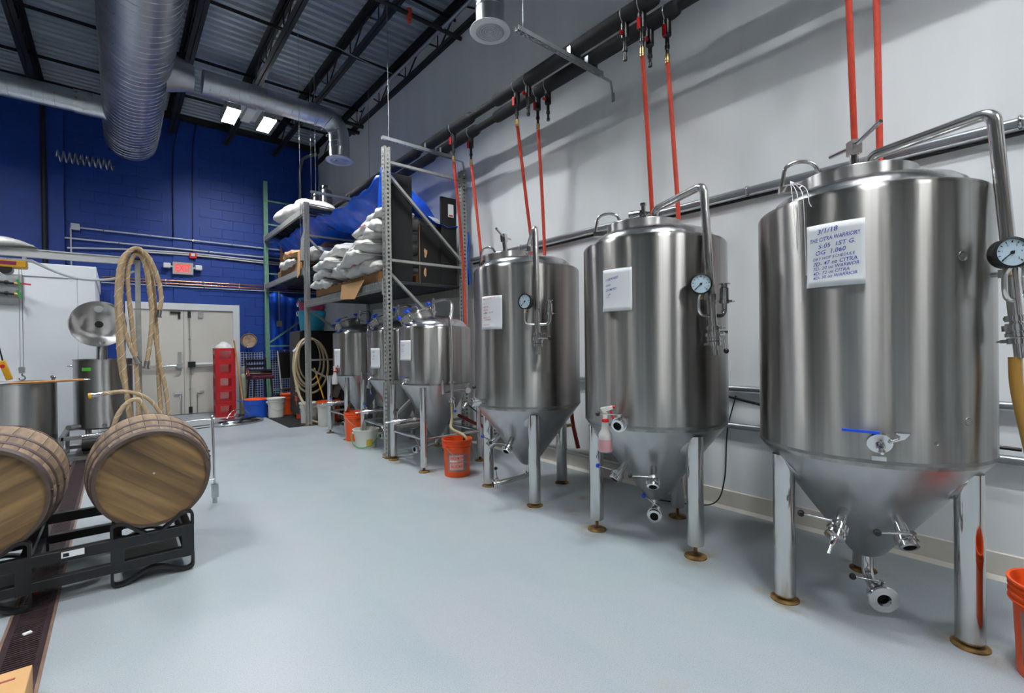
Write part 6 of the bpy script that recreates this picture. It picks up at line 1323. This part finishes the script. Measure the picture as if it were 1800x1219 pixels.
W(t).tube(spline([(2.62, 8.78, 1.49), (2.46, 8.72, 1.38), (2.36, 8.66, 1.1), (2.345, 8.64, 0.8), (2.40, 8.6, 0.5), (2.46, 8.52, 0.32), (2.50, 8.46, 0.12), (2.62, 8.36, 0.03), (2.85, 8.1, 0.03)], 7), 0.022, 12).build('hose_tail', 'hose_clear', t)
W(t).cyl((2.36, 8.78, 1.24), (2.60, 8.80, 1.44), 0.024).build('clear_tube', 'white_conduit', t)
t = thing('yellow_pole', 'yellow pole leaning beside the hose coil', 'pole', (2.72, 8.5, 0)); W(t).cyl((2.76, 8.45, 0.42), (2.66, 8.62, 0.95), 0.012).build('pole', 'yellow_paint', t); W(t).cyl((2.80, 8.38, 0.0), (2.76, 8.45, 0.42), 0.012).build('pole_lower', 'black_plastic', t)
t = thing('clear_bin', 'smoked clear plastic bin tilted under the rack beside the far short fermenter', 'bin', (2.95, 8.02, 0.42)); t.rotation_euler = (0.0, 0.32, 0.0); MB().b2((-0.16, -0.15, 0.0), (0.16, 0.15, 0.006)).b2((-0.16, -0.15, 0), (-0.154, 0.15, 0.26)).b2((0.154, -0.15, 0), (0.16, 0.15, 0.26)).b2((-0.16, -0.15, 0), (0.16, -0.144, 0.26)).b2((-0.16, 0.144, 0), (0.16, 0.15, 0.26)).build('tray', 'smoked_plastic', t)
t = thing('floor_mat', 'black slotted rubber mat under the buckets by the rack', 'mat', (2.55, 9.0, 0)); m = W(t); 
for i in range(26): m.b2((2.15 + i * 0.036, 8.3, 0.001), (2.15 + i * 0.036 + 0.022, 9.9, 0.011))
for i in range(9): m.b2((2.15, 8.3 + i * 0.19, 0.001), (3.08, 8.3 + i * 0.19 + 0.03, 0.009))
m.build('mat_body', 'mat_black', t, kind='stuff')

t = thing('blue_drape', 'dark blue plastic drape hanging on the wall behind the green rack upright', 'tarp', (2.85, 11.38, 1.0))
W(t).grid(lambda a, b: Vector((2.56 + 0.62 * a + 0.05 * b * math.sin(5 * a), 11.36 + 0.035 * math.sin(22 * a + 2.5 * b) * (0.4 + 0.6 * b), 2.48 - 1.45 * b + 0.05 * math.sin(6 * a))), 40, 18).build('cloth', 'tarp', t, solid=0.003)
t = thing('outlet_box', 'small grey outlet box in front of the blue drape', 'outlet', (2.75, 11.3, 1.80)); W(t).b2((2.71, 11.28, 1.78), (2.81, 11.34, 1.90)).build('box', 'exit_case', t, bevel=0.004); W(t).cyl((2.76, 11.31, 1.88), (2.76, 11.31, 2.55), 0.010).build('drop_conduit', 'exit_case', t)

# ============================================================ spray bottles
def spray(label, x, y, z, rz, s=1.0, liquid=True):
    t = thing('spray_bottle', label, 'spray bottle', (x, y, z), rz, 'spray bottles hung on the fermenters'); t.scale = (s, s, s)
    MB().lathe([(0, 0), (0.036, 0), (0.042, 0.006), (0.042, 0.085), (0.040, 0.11), (0.026, 0.135), (0.020, 0.175), (0.017, 0.195), (0, 0.195)], 28).build('flask', 'clear_plastic', t)
    if liquid: MB().lathe([(0, 0.004), (0.034, 0.004), (0.0425, 0.008), (0.0425, 0.078), (0, 0.078)], 28).build('liquid', 'pink_liquid', t)
    MB().lathe([(0.021, 0.182), (0.022, 0.20), (0.016, 0.203), (0, 0.203)], 20).build('collar', 'red_handle', t)
    hd = MB().box((0.0, 0, 0.222), (0.026, 0.022, 0.045)).add([(-0.012, -0.011, 0.24), (0.05, -0.009, 0.262), (0.05, 0.009, 0.262), (-0.012, 0.011, 0.24), (-0.03, -0.011, 0.268), (0.045, -0.009, 0.285), (0.045, 0.009, 0.285), (-0.03, 0.011, 0.268)], [(0, 1, 2, 3), (4, 7, 6, 5), (0, 4, 5, 1), (1, 5, 6, 2), (2, 6, 7, 3), (3, 7, 4, 0)]).build('spray_head', 'white_plastic', t, bevel=0.003)
    MB().bar((0.03, 0, 0.262), (0.052, 0, 0.20), 0.012, 0.010, (0, 1, 0)).build('trigger', 'red_handle', hd); MB().cyl((0.048, 0, 0.274), (0.062, 0, 0.278), 0.009).build('nozzle', 'red_handle', hd)
    return t
spray('spray bottle of pink liquid hanging on the middle fermenter valve', 2.30, 1.875, 0.655, math.radians(-60), 1.0)
spray('small white spray bottle on the short fermenter farthest under the rack', 2.40, 6.86, 0.78, math.radians(-60), 0.95, False)
bpy.context.view_layer.update()
